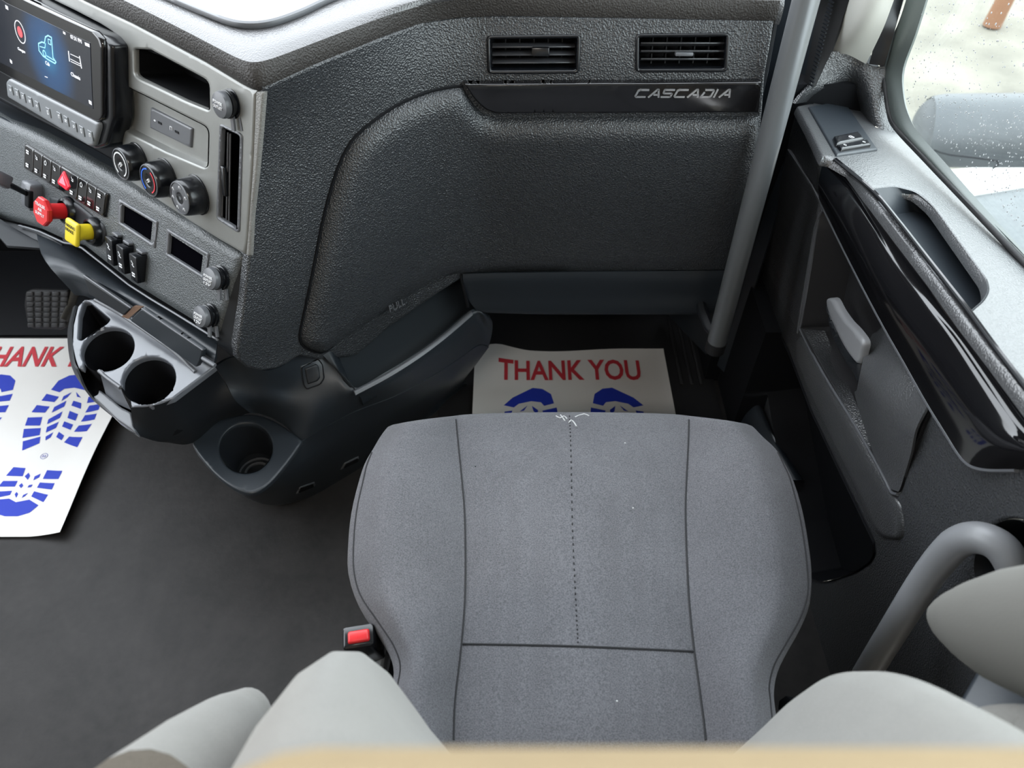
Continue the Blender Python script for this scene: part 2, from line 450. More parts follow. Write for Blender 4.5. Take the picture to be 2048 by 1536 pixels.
multi('wall_right_kick_panel', [((0.44, 1.13, 0.0), (0.60, 1.62, 0.70)), ((0.47, 0.98, 0.0), (0.60, 1.13, 0.30))], M_BLACK).name = 'wall_kick'

bm = bmesh.new(); box(bm, Matrix.Translation((-.35, -.45, 1.785)), .54, .16, .03, bev=.008); tag(mk('fill_light_housing', bm, M_CEIL, None), 'pale housing added for the fill light on the cab ceiling behind the seats', 'lamp')  # unseen housing added to go with the fill light
# ================================================= dashboard
dash = thing('dashboard', 'charcoal grained truck dashboard wrapping from centre controls across the passenger side', 'dashboard', Vector((-0.1, 1.2, 0.35)))
ZL = 0.848
lip = [(-220, -205), (-80, -131), (60, -57), (169, 0), (264, 47), (340, 86), (409, 122), (460, 152), (487, 168), (508, 179), (524, 181), (545, 174), (590, 155), (640, 134), (690, 114), (731, 98), (785, 76), (839, 58), (880, 48), (925, 42), (1000, 39), (1120, 41), (1242, 43), (1400, 46), (1520, 48), (1549, 48)]
LP = [pz(x, y, ZL) for x, y in lip]
LPs = LP
prof = [(-0.016, .850), (0.0, .846), (.010, .848), (.0125, .855), (.0122, .870), (.009, .877), (0.0, .8825), (-.014, .8845), (-.075, .886)]
rows = []
nrm = []
for i, p in enumerate(LPs):
    t = (LPs[min(i+1, len(LPs)-1)] - LPs[max(i-1, 0)]); n = Vector((t.y, -t.x, 0)).normalized(); nrm.append(n)
for d, z in prof: rows.append([Vector((p.x + n.x*(d-.01), p.y + n.y*(d-.01), z)) for p, n in zip(LPs, nrm)])
rows.append([Vector((p.x + n.x*-0.16*max(0.0, 0.3), max(p.y + 0.14, p.y - n.y*.12), .887)) for p, n in zip(LPs, nrm)])
for k_, r_ in enumerate(rows):
    for it in range([0, 0, 0, 0, 1, 3, 8, 16, 40, 60][k_]):
        q_ = [p.copy() for p in r_]
        for i in range(1, len(r_)-1):
            m_ = (q_[i-1] + q_[i+1]) / 2; r_[i] = Vector((q_[i].x*.5 + m_.x*.5, q_[i].y*.5 + m_.y*.5, q_[i].z))
rows.append([Vector((p.x, 1.62, .890)) for p in LPs])
G = [spl(r, 3) for r in rows]
patch('front_lip', G[:6], M_LIP, dash, dense=False, thick=0.003, label='rounded dash lip with its shade put into the brown tone', smooth=70)
patch('top_pad', G[5:], M_TOP, dash, dense=False, thick=0.003, label='soft grained dash top with a rounded front lip', smooth=70)
bm = bmesh.new()  # right end of the pad
E = [r[-1] for r in rows]
a = [bm.verts.new(p) for p in E] + [bm.verts.new(Vector((E[-1].x, 1.62, .845))), bm.verts.new(Vector((E[0].x, E[0].y, .845)))]
b = [bm.verts.new(v.co + Vector((.006, 0, -.001))) for v in a]
bm.faces.new(a); bm.faces.new(b[::-1])
for i in range(len(a)): bm.faces.new((a[i], a[(i+1) % len(a)], b[(i+1) % len(a)], b[i]))
bmesh.ops.recalc_face_normals(bm, faces=bm.faces); mk('pad_end', bm, M_TOP, dash)
TOPP = PlaneS(Vector((0, 1, .888)), Vector((1, 1, .888)), Vector((0, 2, .888)))
M_TRAY = mat('smooth_dash_tray_mat', (0.10, 0.105, 0.11), 0.22, 0.03, 300, 0.6)
panel('tray_mat', TOPP, [(352, -2), (412, 24), (460, 42), (500, 48), (545, 43), (600, 24), (660, -3), (760, -40), (860, -70), (200, -70)], t=0.003, r=4, off=-.001, mat=M_TRAY, parent=dash, res=16)
bm = bmesh.new(); tube(bm, [TOPP.pt(x, y) for x, y in [(200, -68), (300, -22), (350, 0), (412, 26), (460, 44), (500, 50), (545, 45), (600, 26), (660, -1), (760, -38)]], 0.0045, 8)
mk('tray_rim', bm, M_SATIN, dash)
# pale scuffs on the lip
bm = bmesh.new()
for P_ in ([(655, 8), (690, 28), (716, 48), (728, 62), (734, 82)], [(700, 12), (730, 34), (760, 52), (772, 62)]):
    for a_, b_ in zip(P_, P_[1:]):
        pa, pb = pz(*a_, .8885), pz(*b_, .8885)
        if a_[1] > 45: pa, pb = pd(*a_, .93), pd(*b_, .93)
        tube(bm, [pa, pb], 0.0007, 5, 1)
# passenger fascia surface
def shift(px_, py_, z, base): return pz(px_, py_, z) - Vector((base.x, base.y, z))
top = [LP[lip.index(q)] for q in [(524, 181), (640, 134), (731, 98), (839, 58), (925, 42), (1000, 39), (1242, 43), (1549, 48)]]
top = [Vector((p.x, p.y, .852)) for p in top]
def lower(z, c0, wts, dy=0.0, extra=None):
    D = c0 - Vector((top[0].x, top[0].y, z)); D.z = 0
    out = []
    for i, (p, wt) in enumerate(zip(top, wts)):
        out.append(Vector((p.x + D.x*wt, p.y + D.y*wt + (dy if i >= 3 else dy * i / 3), z)))
    return out
W1 = (1, .75, .5, .25, .08, 0, 0, 0)
F = [top,
     lower(.80, pz(520, 250, .80), W1, -.016),
     lower(.74, pz(513, 350, .735), W1, -.020),
     lower(.64, pz(499, 500, .64), (1, .8, .55, .28, .1, 0, 0, 0), -.010),
     lower(.54, pz(486, 650, .535), (1, .85, .62, .35, .14, .03, 0, 0), .002),
     lower(.46, pz(474, 745, .46), (1, .88, .7, .42, .18, .05, 0, 0), .006),
     lower(.40, pz(470, 820, .40), (1, .9, .75, .5, .22, .06, 0, 0), .004)]
FG = gridpts(F, 6)
XG = [[r[0] + (r[0]-r[1])*4] + r + [r[-1] + (r[-1]-r[-2])*3] for r in FG]
XG = [[p + (q-w_)*4 for p, q, w_ in zip(XG[0], XG[0], XG[1])]] + XG + [[p + (q-w_)*4 for p, q, w_ in zip(XG[-1], XG[-1], XG[-2])]]
SF = MeshS(XG)
ventL = rr([(972, 70), (1163, 68), (1160, 149), (974, 150)], 12)
ventR = rr([(1271, 67), (1462, 65), (1457, 146), (1270, 147)], 12)
def shrink(L, d):
    q = offs(resample(L, 4), d); D = dist(np.array(q), L); k = [p for p, e in zip(q, D) if e > abs(d)*.93]
    o = [k[0]]
    for p in k[1:]:
        if math.hypot(p[0]-o[-1][0], p[1]-o[-1][1]) > 1.2: o.append(p)
    return o
fo = [(526, 176), (640, 126), (731, 88), (839, 46), (925, 34), (1000, 31), (1242, 35), (1549, 40), (1543, 80), (1530, 150), (1524, 230), (1503, 400), (1478, 555), (1462, 562), (1000, 560), (925, 556), (880, 585), (780, 655), (714, 712), (640, 720), (600, 712), (575, 728), (552, 738), (523, 742), (495, 736), (478, 722), (474, 700), (486, 620), (498, 510), (504, 430), (513, 340), (520, 240)]
panel('passenger_fascia', SF, fo, holes=[shrink(ventL, 7), shrink(ventR, 7)], t=.004, r=4, off=0, back=.012, mat=M_GRAIN, parent=dash, res=14, hround=False)
glove = [(926, 171), (905, 172), (868, 179), (828, 192), (790, 210), (748, 238), (712, 268), (692, 296), (674, 335), (658, 385), (644, 440), (630, 510), (615, 585), (603, 640), (598, 668), (602, 686), (618, 698), (640, 704), (655, 697), (664, 690), (720, 652), (780, 612), (830, 581), (862, 563), (890, 551), (925, 545), (1100, 542), (1474, 538), (1480, 500), (1503, 380), (1515, 280), (1519, 230), (1300, 231), (1100, 232), (990, 234), (964, 223), (944, 203), (930, 180)]
panel('glove_box_lid', SF, [tuple(p) for p in spl(V2(glove[:25]), 2)] + glove[25:], t=.018, r=30, off=.003, back=.006, lm=.1, mat=M_GRAIN, parent=dash, res=14, label='large curved glove box lid with raised rounded edge')
# groove line round the lid
bm = bmesh.new(); gl = [SF.hit(x, y) for x, y in spl(V2([(x-2, y-1) for x, y in glove[:20]]), 2)]
tube(bm, [l + n*.0045 for l, n in gl], .0022, 6, 1); mk('lid_gap', bm, M_BLACK, dash)
bm = bmesh.new(); l, n = SF.hit(778, 598); uu = SF.hit(800, 587)[0] - SF.hit(755, 611)[0]
textbm(bm, 'PULL', frame(l + n*.0222, n, uu), .030, .013, ext=.0022); mk('pull_marking', bm, M_SATIN, dash, label='small embossed PULL marking')
# trim strip and lettering
strip = rr([(929, 169), (1524, 165), (1519, 226), (990, 229), (968, 219), (948, 199)], [3, 2, 2, 12, 8, 8])
ts = panel('trim_strip', SF, strip, t=.004, r=3, off=.013, back=.02, mat=M_GLOSS, parent=dash, res=9, label='piano black trim strip with silver CASCADIA lettering')
GL = {'C': [[(1, .98), (.3, .98), (.12, .85), (.0, .15), (.1, .02), (.86, .02)]], 'A': [[(0, 0), (.62, 1), (.74, 1), (.95, 0)], [(.45, .32), (.8, .32)]],
      'S': [[(1, .98), (.2, .98), (.12, .9), (.1, .6), (.16, .52), (.82, .5), (.88, .42), (.84, .1), (.76, .02), (0, .02)]],
      'D': [[(.22, .62), (.05, .02), (.75, .02), (.9, .12), (1.0, .85), (.92, .98), (.28, .98)]], 'I': [[(.05, 0), (.35, 1)]]}
bm = bmesh.new(); LW = [1.15, 1.05, 1.1, 1.15, 1.05, 1.15, .38, 1.05]; tot = sum(LW) + .16*7; cur = 0
for ch, lw in zip('CASCADIA', LW):
    xl = 1270 + (1460-1270) * cur / tot; xr = 1270 + (1460-1270) * (cur+lw) / tot; xm = (xl+xr)/2
    Ml = fr(SF, xm, 186, .0172, SF.hit(xm+60, 186)[0] - SF.hit(xm-60, 186)[0])
    x0, y0 = local(Ml, xl, 193); x1, _ = local(Ml, xr, 193); _, y1 = local(Ml, xm, 179); _, y0 = local(Ml, xm, 193.5); H = y1 - y0
    for s in GL[ch]: stroke(bm, Ml, [(x0 + a*(x1-x0)*.97 + b*H*.18, y0 + b*H) for a, b in s], H*.25, .0014)
    cur += lw + .16
mk('lettering', bm, M_CHROME, ts, 0, label='silver CASCADIA lettering')
M_SLAT = mat('vent_slat_plastic', (.05, .052, .058), .28, 0, 400, .7)
# passenger vents
def vent(loop, tabx, taby, open_, parent, surf, vert=False):
    fm = panel('air_vent', surf, loop, holes=[shrink(loop, 9)], t=.005, r=3.5, off=.002, back=.01, mat=M_BLK, parent=parent, res=5, label='black louvred air vent')
    inner = shrink(loop, 8.5)
    rc = recess('vent_duct', surf, inner, .05, M_BLACK, fm, .9)
    xs = [p[0] for p in inner]; ys = [p[1] for p in inner]; xa, xb, ya, yb = min(xs)+1, max(xs)-1, min(ys), max(ys)
    n_ = 3
    for i in range(n_):
        yy = ya + (yb-ya) * (i+1) / (n_+1)
        bm = bmesh.new(); A, n0 = surf.hit(xa+2, yy); B, n1 = surf.hit(xb-2, yy)
        M = frame((A+B)/2 - n0*.010, n0, B-A); T = Matrix.Rotation(math.radians(-18 if open_ else 12), 4, 'X')
        box(bm, M @ T, (B-A).length, .0022, .014, bev=.0006, seg=1); mk('slat', bm, M_SLAT, fm)
    m_ = 5
    for i in range(m_):
        xx = xa + (xb-xa) * (i+1) / (m_+1); bm = bmesh.new(); A, n0 = surf.hit(xx, ya+3); B, n1 = surf.hit(xx, yb-3)
        M = frame((A+B)/2 - n0*.030, n0, Vector((1, 0, 0))); box(bm, M, .0015, (B-A).length, .016); mk('rear_vane', bm, M_DARK, fm)
    bm = bmesh.new(); M = fr(surf, tabx, taby, -.002, Vector((1, 0, 0)))
    box(bm, M, .024, .011 if not open_ else .005, .012, bev=.0015); mk('vent_tab', bm, M_SATIN if open_ else M_BLK, fm)
    return fm
vent(ventL, 1081, 103, False, dash, SF)
vent(ventR, 1368, 108, True, dash, SF)
# knee pad under the lid
K = [[py(926, 546, .992), py(1100, 543, .992), py(1300, 541, .992), py(1474, 539, .992)],
     [py(927, 562, .988), py(1100, 560, .988), py(1300, 558, .988), py(1468, 556, .988)],
     [py(934, 590, .988), py(1100, 592, .988), py(1300, 590, .988), py(1462, 590, .988)],
     [py(948, 612, .984), py(1100, 616, .984), py(1300, 616, .984), py(1455, 616, .984)],
     [py(962, 620, .990), py(1100, 623, .990), py(1300, 623, .990), py(1452, 623, .990)]]
r4 = [Vector((p.x, p.y + .05, .345)) for p in K[-1]]; r5 = [Vector((p.x, 1.30, .45)) for p in K[-1]]
patch('knee_pad', K + [r4, r5], M_SMOOTH, dash, k=3, thick=.004)
bm = bmesh.new(); A = SF.hit(927, 548)[0]; tube(bm, [pz(921, 546, .432), pz(927, 575, .408), pz(936, 614, .372)], .003, 6, 2); mk('pad_gap', bm, M_BLACK, dash)
# right hand end of the dash
e = []
for z in (.855, .74, .6, .48, .43):
    q = min((p for r_ in FG for p in r_[-1:]), key=lambda p: abs(p.z - z)); e.append([Vector((q.x + .004, q.y + .002, z)), Vector((q.x + .012, q.y + .05, z)), Vector((q.x + .02, 1.3, z)), Vector((q.x + .02, 1.6, z))])
patch('dash_end', e, M_SMOOTH, dash, k=3, thick=.004, towards=Vector((1.5, .9, .6)))
# open storage bin behind the lip under the lid
B0 = [(652, 693), (720, 650), (790, 604), (860, 562), (921, 543)]
rowA = [SF.hit(x, y)[0] + Vector((.004, .012, 0)) for x, y in B0]
lipP = [(712, 778), (770, 744), (830, 706), (885, 664), (937, 621)]
rowD = [pz(x, y, .352) for x, y in lipP]
fk = [.1, .6, 1, 1, 1]
rowB = [Vector((p.x + .028*k, p.y + .045*k, .40)) for p, k in zip(rowA, fk)]
rowC = [(a*.45 + b*.55) + Vector((.035*k, .04*k, -.055)) for a, b, k in zip(rowB, rowD, fk)]
rowC = [Vector((c.x, c.y, .31)) for c in rowC]
rowE = [Vector((p.x + .004, p.y + .004, .31)) for p in rowD]
M_BIN = mat('storage_bin_lining', (0.010, 0.014, 0.018), 0.55, 0.04, 500, 0.4)
patch('storage_bin', [rowA, rowB, rowC, rowE, rowD], M_BIN, dash, k=4, thick=.003, label='open black storage bin below the lid')
patch('bin_side', [[SF.hit(640, 704)[0], SF.hit(655, 694)[0] + Vector((0, .006, 0)), rowB[0] + Vector((.0, .0, .0))], [pz(668, 735, .385), pz(680, 742, .38), (rowB[0]+rowC[0])/2], [pz(700, 775, .356), pz(712, 779, .352), rowC[0]]], M_BIN, dash, k=4, thick=.003)

# ------------------------------------------------ centre stack
S1 = PlaneS(pz(520, 182, .848), pz(494, 500, .64), pz(169, 0, .848))
S1b = S1.moved(-.016)
panel('stack_backing', S1b, [(-120, -120), (60, -50), (200, 10), (300, 62), (500, 176), (500, 430), (494, 505), (350, 425), (200, 340), (60, 262), (-120, 175)], holes=[[(262, 92), (420, 142), (424, 230), (270, 165)], [(240, 170), (426, 258), (424, 352), (238, 262)], [(430, 240), (486, 262), (480, 474), (424, 444)]], t=0, r=0, mat=M_BLACK, parent=dash, res=40)
slot = rr([(268, 98), (300, 100), (390, 148), (417, 163), (418, 221), (369, 201), (277, 156), (269, 148)], [5, 3, 8, 14, 5, 3, 5, 5])
usbR = rr([(250, 172), (300, 197), (417, 256), (415, 338), (330, 302), (245, 258)], [10, 2, 14, 12, 2, 10])
vvent = rr([(437, 246), (484, 268), (478, 469), (430, 438)], [8, 10, 10, 8])
stk = [(60, -57), (169, 2), (264, 47), (409, 124), (487, 170), (510, 181), (504, 330), (494, 480), (490, 510), (430, 475), (330, 412), (262, 372), (245, 360), (243, 280), (245, 180), (247, 110), (242, 84), (228, 66), (200, 48), (150, 22), (80, -12)]
panel('centre_bezel', S1, rr(stk, [0, 0, 0, 0, 0, 0, 0, 0, 0, 0, 0, 0, 6, 0, 0, 6, 10, 10, 6, 0, 0]), holes=[slot, usbR, shrink(vvent, 6)], t=.003, r=4, off=0, back=.004, mat=M_SILVER, parent=dash, res=12, label='pewter grey centre panel')
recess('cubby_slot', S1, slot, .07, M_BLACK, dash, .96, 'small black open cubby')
# usb recess with lit lower bevel
L_ = resample(usbR, 8); bm = bmesh.new(); ins = resample(shrink(usbR, 9), 8)
recess('usb_recess', S1, usbR, .009, M_SILVER, dash, .90, cap=True)
usb = panel('usb_plate', S1.moved(-.007), rr([(300, 214), (384, 257), (381, 297), (298, 256)], 3), t=.003, r=3, mat=M_SATIN, parent=dash, res=10, label='grey plate with two USB-C ports')
Mu = frame(S1.pt(340, 256, -.0038), S1.n, S1.pt(384, 257) - S1.pt(300, 214)); bm = bmesh.new()
for (cx, cy) in [(320, 246), (354, 264)]:
    bm = bmesh.new(); x, y = local(Mu, cx, cy); flatpoly(bm, Mu, [(x-.0045, y-.0015), (x+.0045, y-.0015), (x+.0045, y+.0015), (x-.0045, y+.0015)], .0006); mk('usb_port', bm, M_BLACK, usb, 0)
bm = bmesh.new()
x, y = local(Mu, 310, 241); flatpoly(bm, Mu, [(x-.003, y), (x, y+.0015), (x+.003, y), (x, y-.0015)]); x, y = local(Mu, 343, 258); mk('usb_symbol', bm, M_WHITEINK, usb, 0); bm = bmesh.new(); stroke(bm, Mu, [(x-.003, y-.002), (x-.003, y+.003), (x+.002, y+.003), (x+.002, y-.001)], .0008)
for a_ in (0, 1): pass
mk('usb_symbol', bm, M_WHITEINK, usb, 0)
# grained fascia edge beside the stack, the light on it painted as pale grey
panel('corner_strip', S1.moved(-.001), [(511, 183), (526, 183), (520, 260), (512, 350), (503, 430), (499, 512), (491, 512), (497, 440), (505, 330)], t=.003, r=2, mat=mat('light_toned_edge_grain', (.20, .20, .19), .4, .6, 560, kind='voronoi'), parent=dash, res=10)
# vertical vent
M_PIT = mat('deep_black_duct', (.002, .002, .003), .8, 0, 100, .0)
vf = panel('air_vent', S1, vvent, holes=[shrink(vvent, 6)], t=.003, r=2.5, off=.002, back=.003, mat=M_SATIN, parent=dash, res=8, label='tall narrow vertical air vent in the centre panel')
recess('vent_duct', S1, shrink(vvent, 5.5), .045, M_PIT, vf, .95, lift=.004)
for f_, (ya, yb) in ((.28, (0, 1)), (.52, (0, 1)), (.66, (0, 1))):
    xt, yt = 439 + (472-439)*f_, 256 + (273-256)*f_; xb, yb_ = 434 + (470-434)*f_, 436 + (459-436)*f_
    bm = bmesh.new(); A, B = S1.pt(xt, yt, -.001), S1.pt(xb, yb_, -.001); tube(bm, [A, B], .0011, 6, 1); mk('slat', bm, M_SATIN, vf)  # thin pale tubes paint the highlights on the slat edges
bm = bmesh.new(); Mv = frame(S1.pt(452, 362, .0), S1.n, S1.pt(484, 268)-S1.pt(437, 246)); box(bm, Mv, .008, .040, .010, bev=.002); mk('vent_tab', bm, M_BLK, vf)
# climate knobs
UPX = S1.pt(409, 121) - S1.pt(264, 45)
def S1M(x, y, off=0): return frame(S1.pt(x, y, off), S1.n, UPX)
def knob(bx, by, kind):
    M = S1M(bx, by, .002); bm = bmesh.new()
    lathe(bm, M, [(.0275, 0), (.0275, .003), (.0262, .0035), (.0262, .008), (.0248, .022), (.0235, .026), (.0225, .0272)], 40, sq=lambda a: 1 + .006*math.cos(24*a))
    ko = mk('climate_knob', bm, M_BLK, dash, 30, label={'fan': 'black rotary fan knob with white scale', 'temp': 'black rotary temperature knob with blue and red arc', 'mode': 'black rotary airflow mode knob'}[kind])
    Mt = M @ Matrix.Translation((0, 0, .0272)); bm = bmesh.new(); lathe(bm, Mt, [(.0225, -.001), (.0222, .0008), (.0208, .0012), (.0205, 0.0004)], 40, capends=False); mk('chrome_ring', bm, M_SATIN, ko)
    bm = bmesh.new(); lathe(bm, Mt, [(.0205, 0.0), (.012, .0012), (.009, .0004), (.0075, -.0004), (0.0, .0002)], 32); mk('knob_cap', bm, M_SATIN if kind == 'mode' else M_BLK, ko)
    def arcb(bm, a0, a1, r0=.0165, wd=.0018):
        pts = [(r0*math.cos(math.radians(a0 + (a1-a0)*i/16)), r0*math.sin(math.radians(a0 + (a1-a0)*i/16))) for i in range(17)]
        stroke(bm, Mt @ Matrix.Translation((0, 0, .001)), pts, wd, .0006)
    if kind == 'fan':
        bm = bmesh.new(); arcb(bm, -60, 240); stroke(bm, Mt, [(-.003, -.002), (.001, .003), (.004, 0), (.001, -.003)], .0012, .002); mk('white_scale', bm, M_WHITEINK, ko, 0)
    if kind == 'temp':
        bm = bmesh.new(); arcb(bm, 95, 240); mk('blue_arc', bm, mat('blue_scale', (.03, .16, .75), .5), ko, 0); bm = bmesh.new(); arcb(bm, -60, 60); mk('red_arc', bm, mat('red_scale', (.75, .06, .08), .5), ko, 0)
        bm = bmesh.new(); stroke(bm, Mt, [(-.002, 0), (.001, .003), (.003, 0), (0, -.002)], .0012, .002); mk('white_symbol', bm, M_WHITEINK, ko, 0)
    if kind == 'mode':
        bm = bmesh.new()
        for a_ in (150, 195, 250, 310, 20, 80):
            x, y = .016*math.cos(math.radians(a_)), .016*math.sin(math.radians(a_)); stroke(bm, Mt @ Matrix.Translation((0, 0, .0008)), [(x-.0018, y-.001), (x-.0018, y+.0015), (x+.0008, y+.0015), (x+.002, y-.001)], .0009, .0005)
        mk('white_symbol', bm, M_WHITEINK, ko, 0)
    return ko
knob(279, 323, 'fan'); knob(335, 355, 'temp'); knob(397, 389, 'mode')
# power outlets
def outlet(surf, x, y, words, label, R_=.0155):
    M = frame(surf.pt(x, y, 0), surf.n, surf.pt(x+20, y+11)-surf.pt(x, y)); bm = bmesh.new()
    lathe(bm, M, [(R_*1.12, 0), (R_*1.12, .004), (R_*.93, .005), (R_*.93, .008), (R_*1.06, .0085), (R_*1.06, .011), (R_*.9, .012), (R_*.92, .017), (R_*.85, .0195), (0, .021)], 32)
    o = mk('power_outlet', bm, M_BLK, dash, 30, label=label)
    bm = bmesh.new(); Mt = M @ Matrix.Translation((0, 0, .0125)); lathe(bm, Mt, [(R_, 0), (R_*1.02, .004), (R_*.95, .0075), (R_*.5, .0092), (0, .0094)], 32); mk('outlet_cap', bm, M_SATIN, o, 40)
    bm = bmesh.new()
    for i, wd in enumerate(words): textbm(bm, wd, Mt @ Matrix.Translation((0, .003 - i*.0052, .0088)), R_*1.15*(.8 if i == 2 else 1), .0034, ext=.0012)
    mk('outlet_lettering', bm, M_WHITEINK, o, 0)
    bm = bmesh.new(); stroke(bm, M @ Matrix.Translation((0, 0, .006)), [(R_*.5, -R_*.9), (R_*.62, -R_*1.75)], .006, .003); stroke(bm, M @ Matrix.Translation((0, 0, .001)), [(R_*1.0, -R_*.8), (R_*1.25, -R_*1.6)], .004, .003); mk('cap_tether', bm, M_SATIN, o, 0)
    return o
outlet(S1, 468, 207, ['POWER', 'OUTLET'], 'round capped power outlet above the vertical vent')

# touchscreen, mounted in front of the stack
S3 = S1.moved(.028)
scr = thing('touchscreen', 'landscape touchscreen with a grey button strip lit with blue truck graphic', 'touchscreen', S3.pt(110, 160))
body = [(-60, -70), (40, -14), (205, 72), (222, 92), (226, 240), (212, 292), (190, 300), (10, 205), (-60, 165)]
panel('screen_housing', S3.moved(-.008), rr(body, 8), t=.006, r=6, off=0, back=.022, mat=M_BLK, parent=scr, res=16)
disp = [(-60, -62), (53, -1), (187, 62), (199, 76), (204, 92), (205, 232), (201, 241), (191, 244), (16, 154), (-60, 112)]
panel('glass', S3.moved(.0), rr(disp, 5), t=.004, r=3, back=.004, mat=M_GLOSS, parent=scr, res=20)
# lit display: blue glow behind dark menu
ms = bpy.data.materials.new('lit_display'); ms.use_nodes = True; n_ = ms.node_tree.nodes; l_ = ms.node_tree.links; b_ = n_['Principled BSDF']
b_.inputs['Base Color'].default_value = (.01, .011, .013, 1); b_.inputs['Roughness'].default_value = .12
dc = Vector(S3.pt(96, 110, .0045)) - scr.location
tcn = n_.new('ShaderNodeTexCoord'); vm = n_.new('ShaderNodeVectorMath'); vm.operation = 'DISTANCE'; vm.inputs[1].default_value = dc; l_.new(tcn.outputs['Object'], vm.inputs[0])
r_ = n_.new('ShaderNodeValToRGB'); r_.color_ramp.interpolation = 'EASE'; l_.new(vm.outputs['Value'], r_.inputs[0])
r_.color_ramp.elements[0].position = 0; r_.color_ramp.elements[0].color = (.03, .30, .62, 1); r_.color_ramp.elements[1].position = .085; r_.color_ramp.elements[1].color = (.016, .020, .032, 1)
el = r_.color_ramp.elements.new(.035); el.color = (.015, .10, .28, 1)
l_.new(r_.outputs[0], b_.inputs['Emission Color']); b_.inputs['Emission Strength'].default_value = .16
panel('display', S3.moved(.0042), [(-50, -40), (12, 6), (180, 86), (184, 190), (186, 218), (14, 132), (-50, 100)], t=0, r=0, off=.0003, back=.0004, mat=ms, parent=scr, res=30, smooth=0)
Md = frame(S3.pt(96, 110, .0048), S3.n, S3.pt(187, 60)-S3.pt(53, -1))
def LX(x, y): return local(Md, x, y)
E_WH = emis('lit_white', (.9, .93, 1), .32); E_CY = emis('lit_cyan', (.35, .8, 1), .30); E_RD = emis('lit_red', (1, .12, .15), .2)
bm = bmesh.new()
pl = lambda P, wd=.0012: stroke(bm, Md, [LX(*p) for p in P], wd, .0002)
pl([(77, 87), (84, 84), (89, 86), (91, 74), (96, 71), (103, 75), (106, 115), (112, 124), (110, 127), (96, 119), (86, 112), (78, 101), (77, 87)], .0018); pl([(80, 93), (90, 96), (91, 87)], .0012); pl([(96, 78), (101, 80), (102, 90), (97, 87), (96, 78)], .0012); pl([(94, 112), (109, 121)], .0015)
wx, wy = LX(89, 107); stroke(bm, Md, [(wx + .0042*math.cos(a/6*math.pi), wy + .0042*math.sin(a/6*math.pi)) for a in range(13)], .0014, .0003)
mk('truck_graphic', bm, E_CY, scr, 0, label='glowing cyan truck outline'); bm = bmesh.new()
cx, cy = LX(40, 64)
stroke(bm, Md, [(cx + .0155*math.cos(a/10*math.pi), cy + .0155*math.sin(a/10*math.pi)) for a in range(21)], .0013, .0002)
mk('gauge_ring', bm, E_WH, scr, 0)
for (tx, ty, s, wd) in [(43, 101, 'Gauges', .024), (95, 127, 'Cab', .012), (151, 152, 'Chassis', .026)]:
    bm = bmesh.new(); x, y = LX(tx, ty); textbm(bm, s, Md @ Matrix.Translation((x, y, 0)), wd, .0055, ext=.0003); mk('menu_text', bm, E_WH, scr, 0)
bm = bmesh.new()
x, y = LX(152, 78); textbm(bm, '07:31 PM', Md @ Matrix.Translation((x, y, 0)), .030, .0052, ext=.0003); mk('clock_text', bm, E_WH, scr, 0); bm = bmesh.new()
for P in ([(137, 103), (139, 122)], [(159, 113), (163, 136)], [(141, 108), (158, 116)], [(141, 118), (160, 128)], [(142, 123), (161, 132)]): pl(P, .002 if P[0][1] in (103, 113) else .0008)
mk('menu_icon', bm, E_WH, scr, 0); bm = bmesh.new(); pl([(90, 153), (95, 155)], .001); mk('page_marker', bm, E_WH, scr, 0); 
for P_, w_ in (([(171, 88), (178, 91)], .004), ([(12, 14), (15, 16)], .005), ([(21, 122), (23, 124)], .005), ([(179, 204), (182, 206)], .005), ([(127, 65), (130, 67)], .003)):
    bm = bmesh.new(); pl(P_, w_); mk('corner_icon', bm, E_WH, scr, 0)
bm = bmesh.new(); flatpoly(bm, Md, [(cx + .008*math.cos(a/6*math.pi), cy + .008*math.sin(a/6*math.pi)) for a in range(12)], .0003); mk('red_gauge_icon', bm, E_RD, scr, 0)
M_STRIP = mat('light_grey_button_plastic', (.17, .18, .19), .35)
bs = panel('button_strip', S3.moved(.0015), rr([(17, 156), (195, 246), (196, 256), (186, 292), (176, 292), (13, 194), (10, 165)], 4), t=.004, r=4, mat=M_STRIP, parent=scr, res=14, label='grey strip of menu buttons under the display')
Mb = frame(S3.pt(100, 224, .0062), S3.n, S3.pt(187, 60)-S3.pt(53, -1)); icn = bmesh.new()
for i, (bx, by) in enumerate([(22, 180), (35, 187), (47, 195), (61, 203), (75, 212), (97, 225), (119, 234), (133, 242), (149, 253), (164, 262), (181, 271)]):
    x, y = local(Mb, bx, by); bm = bmesh.new(); box(bm, Mb @ Matrix.Translation((x, y, 0)), .0125, .014, .0016, bev=.0006, seg=1); mk('menu_button', bm, M_STRIP, bs, 30); icn = bmesh.new()
    t = i % 4; Q = Mb @ Matrix.Translation((x, y, .0008))
    if t == 0: stroke(icn, Q, [(-.0025, 0), (0, .002), (.0025, 0), (0, -.002), (-.0025, 0)], .0007)
    elif t == 1: stroke(icn, Q, [(-.0015, -.0025), (-.0015, .0025), (.0015, .0025), (.0015, -.0025), (-.0015, -.0025)], .0008)
    elif t == 2: stroke(icn, Q, [(-.001, -.002), (-.001, .003), (.0025, .003), (.0025, -.001)], .0009)
    else: stroke(icn, Q, [(-.003, .0015), (.003, .0015)], .0009); stroke(icn, Q, [(-.003, -.001), (.002, -.001)], .0009)
    mk('button_symbol', icn, M_WHITEINK, bs, 0)

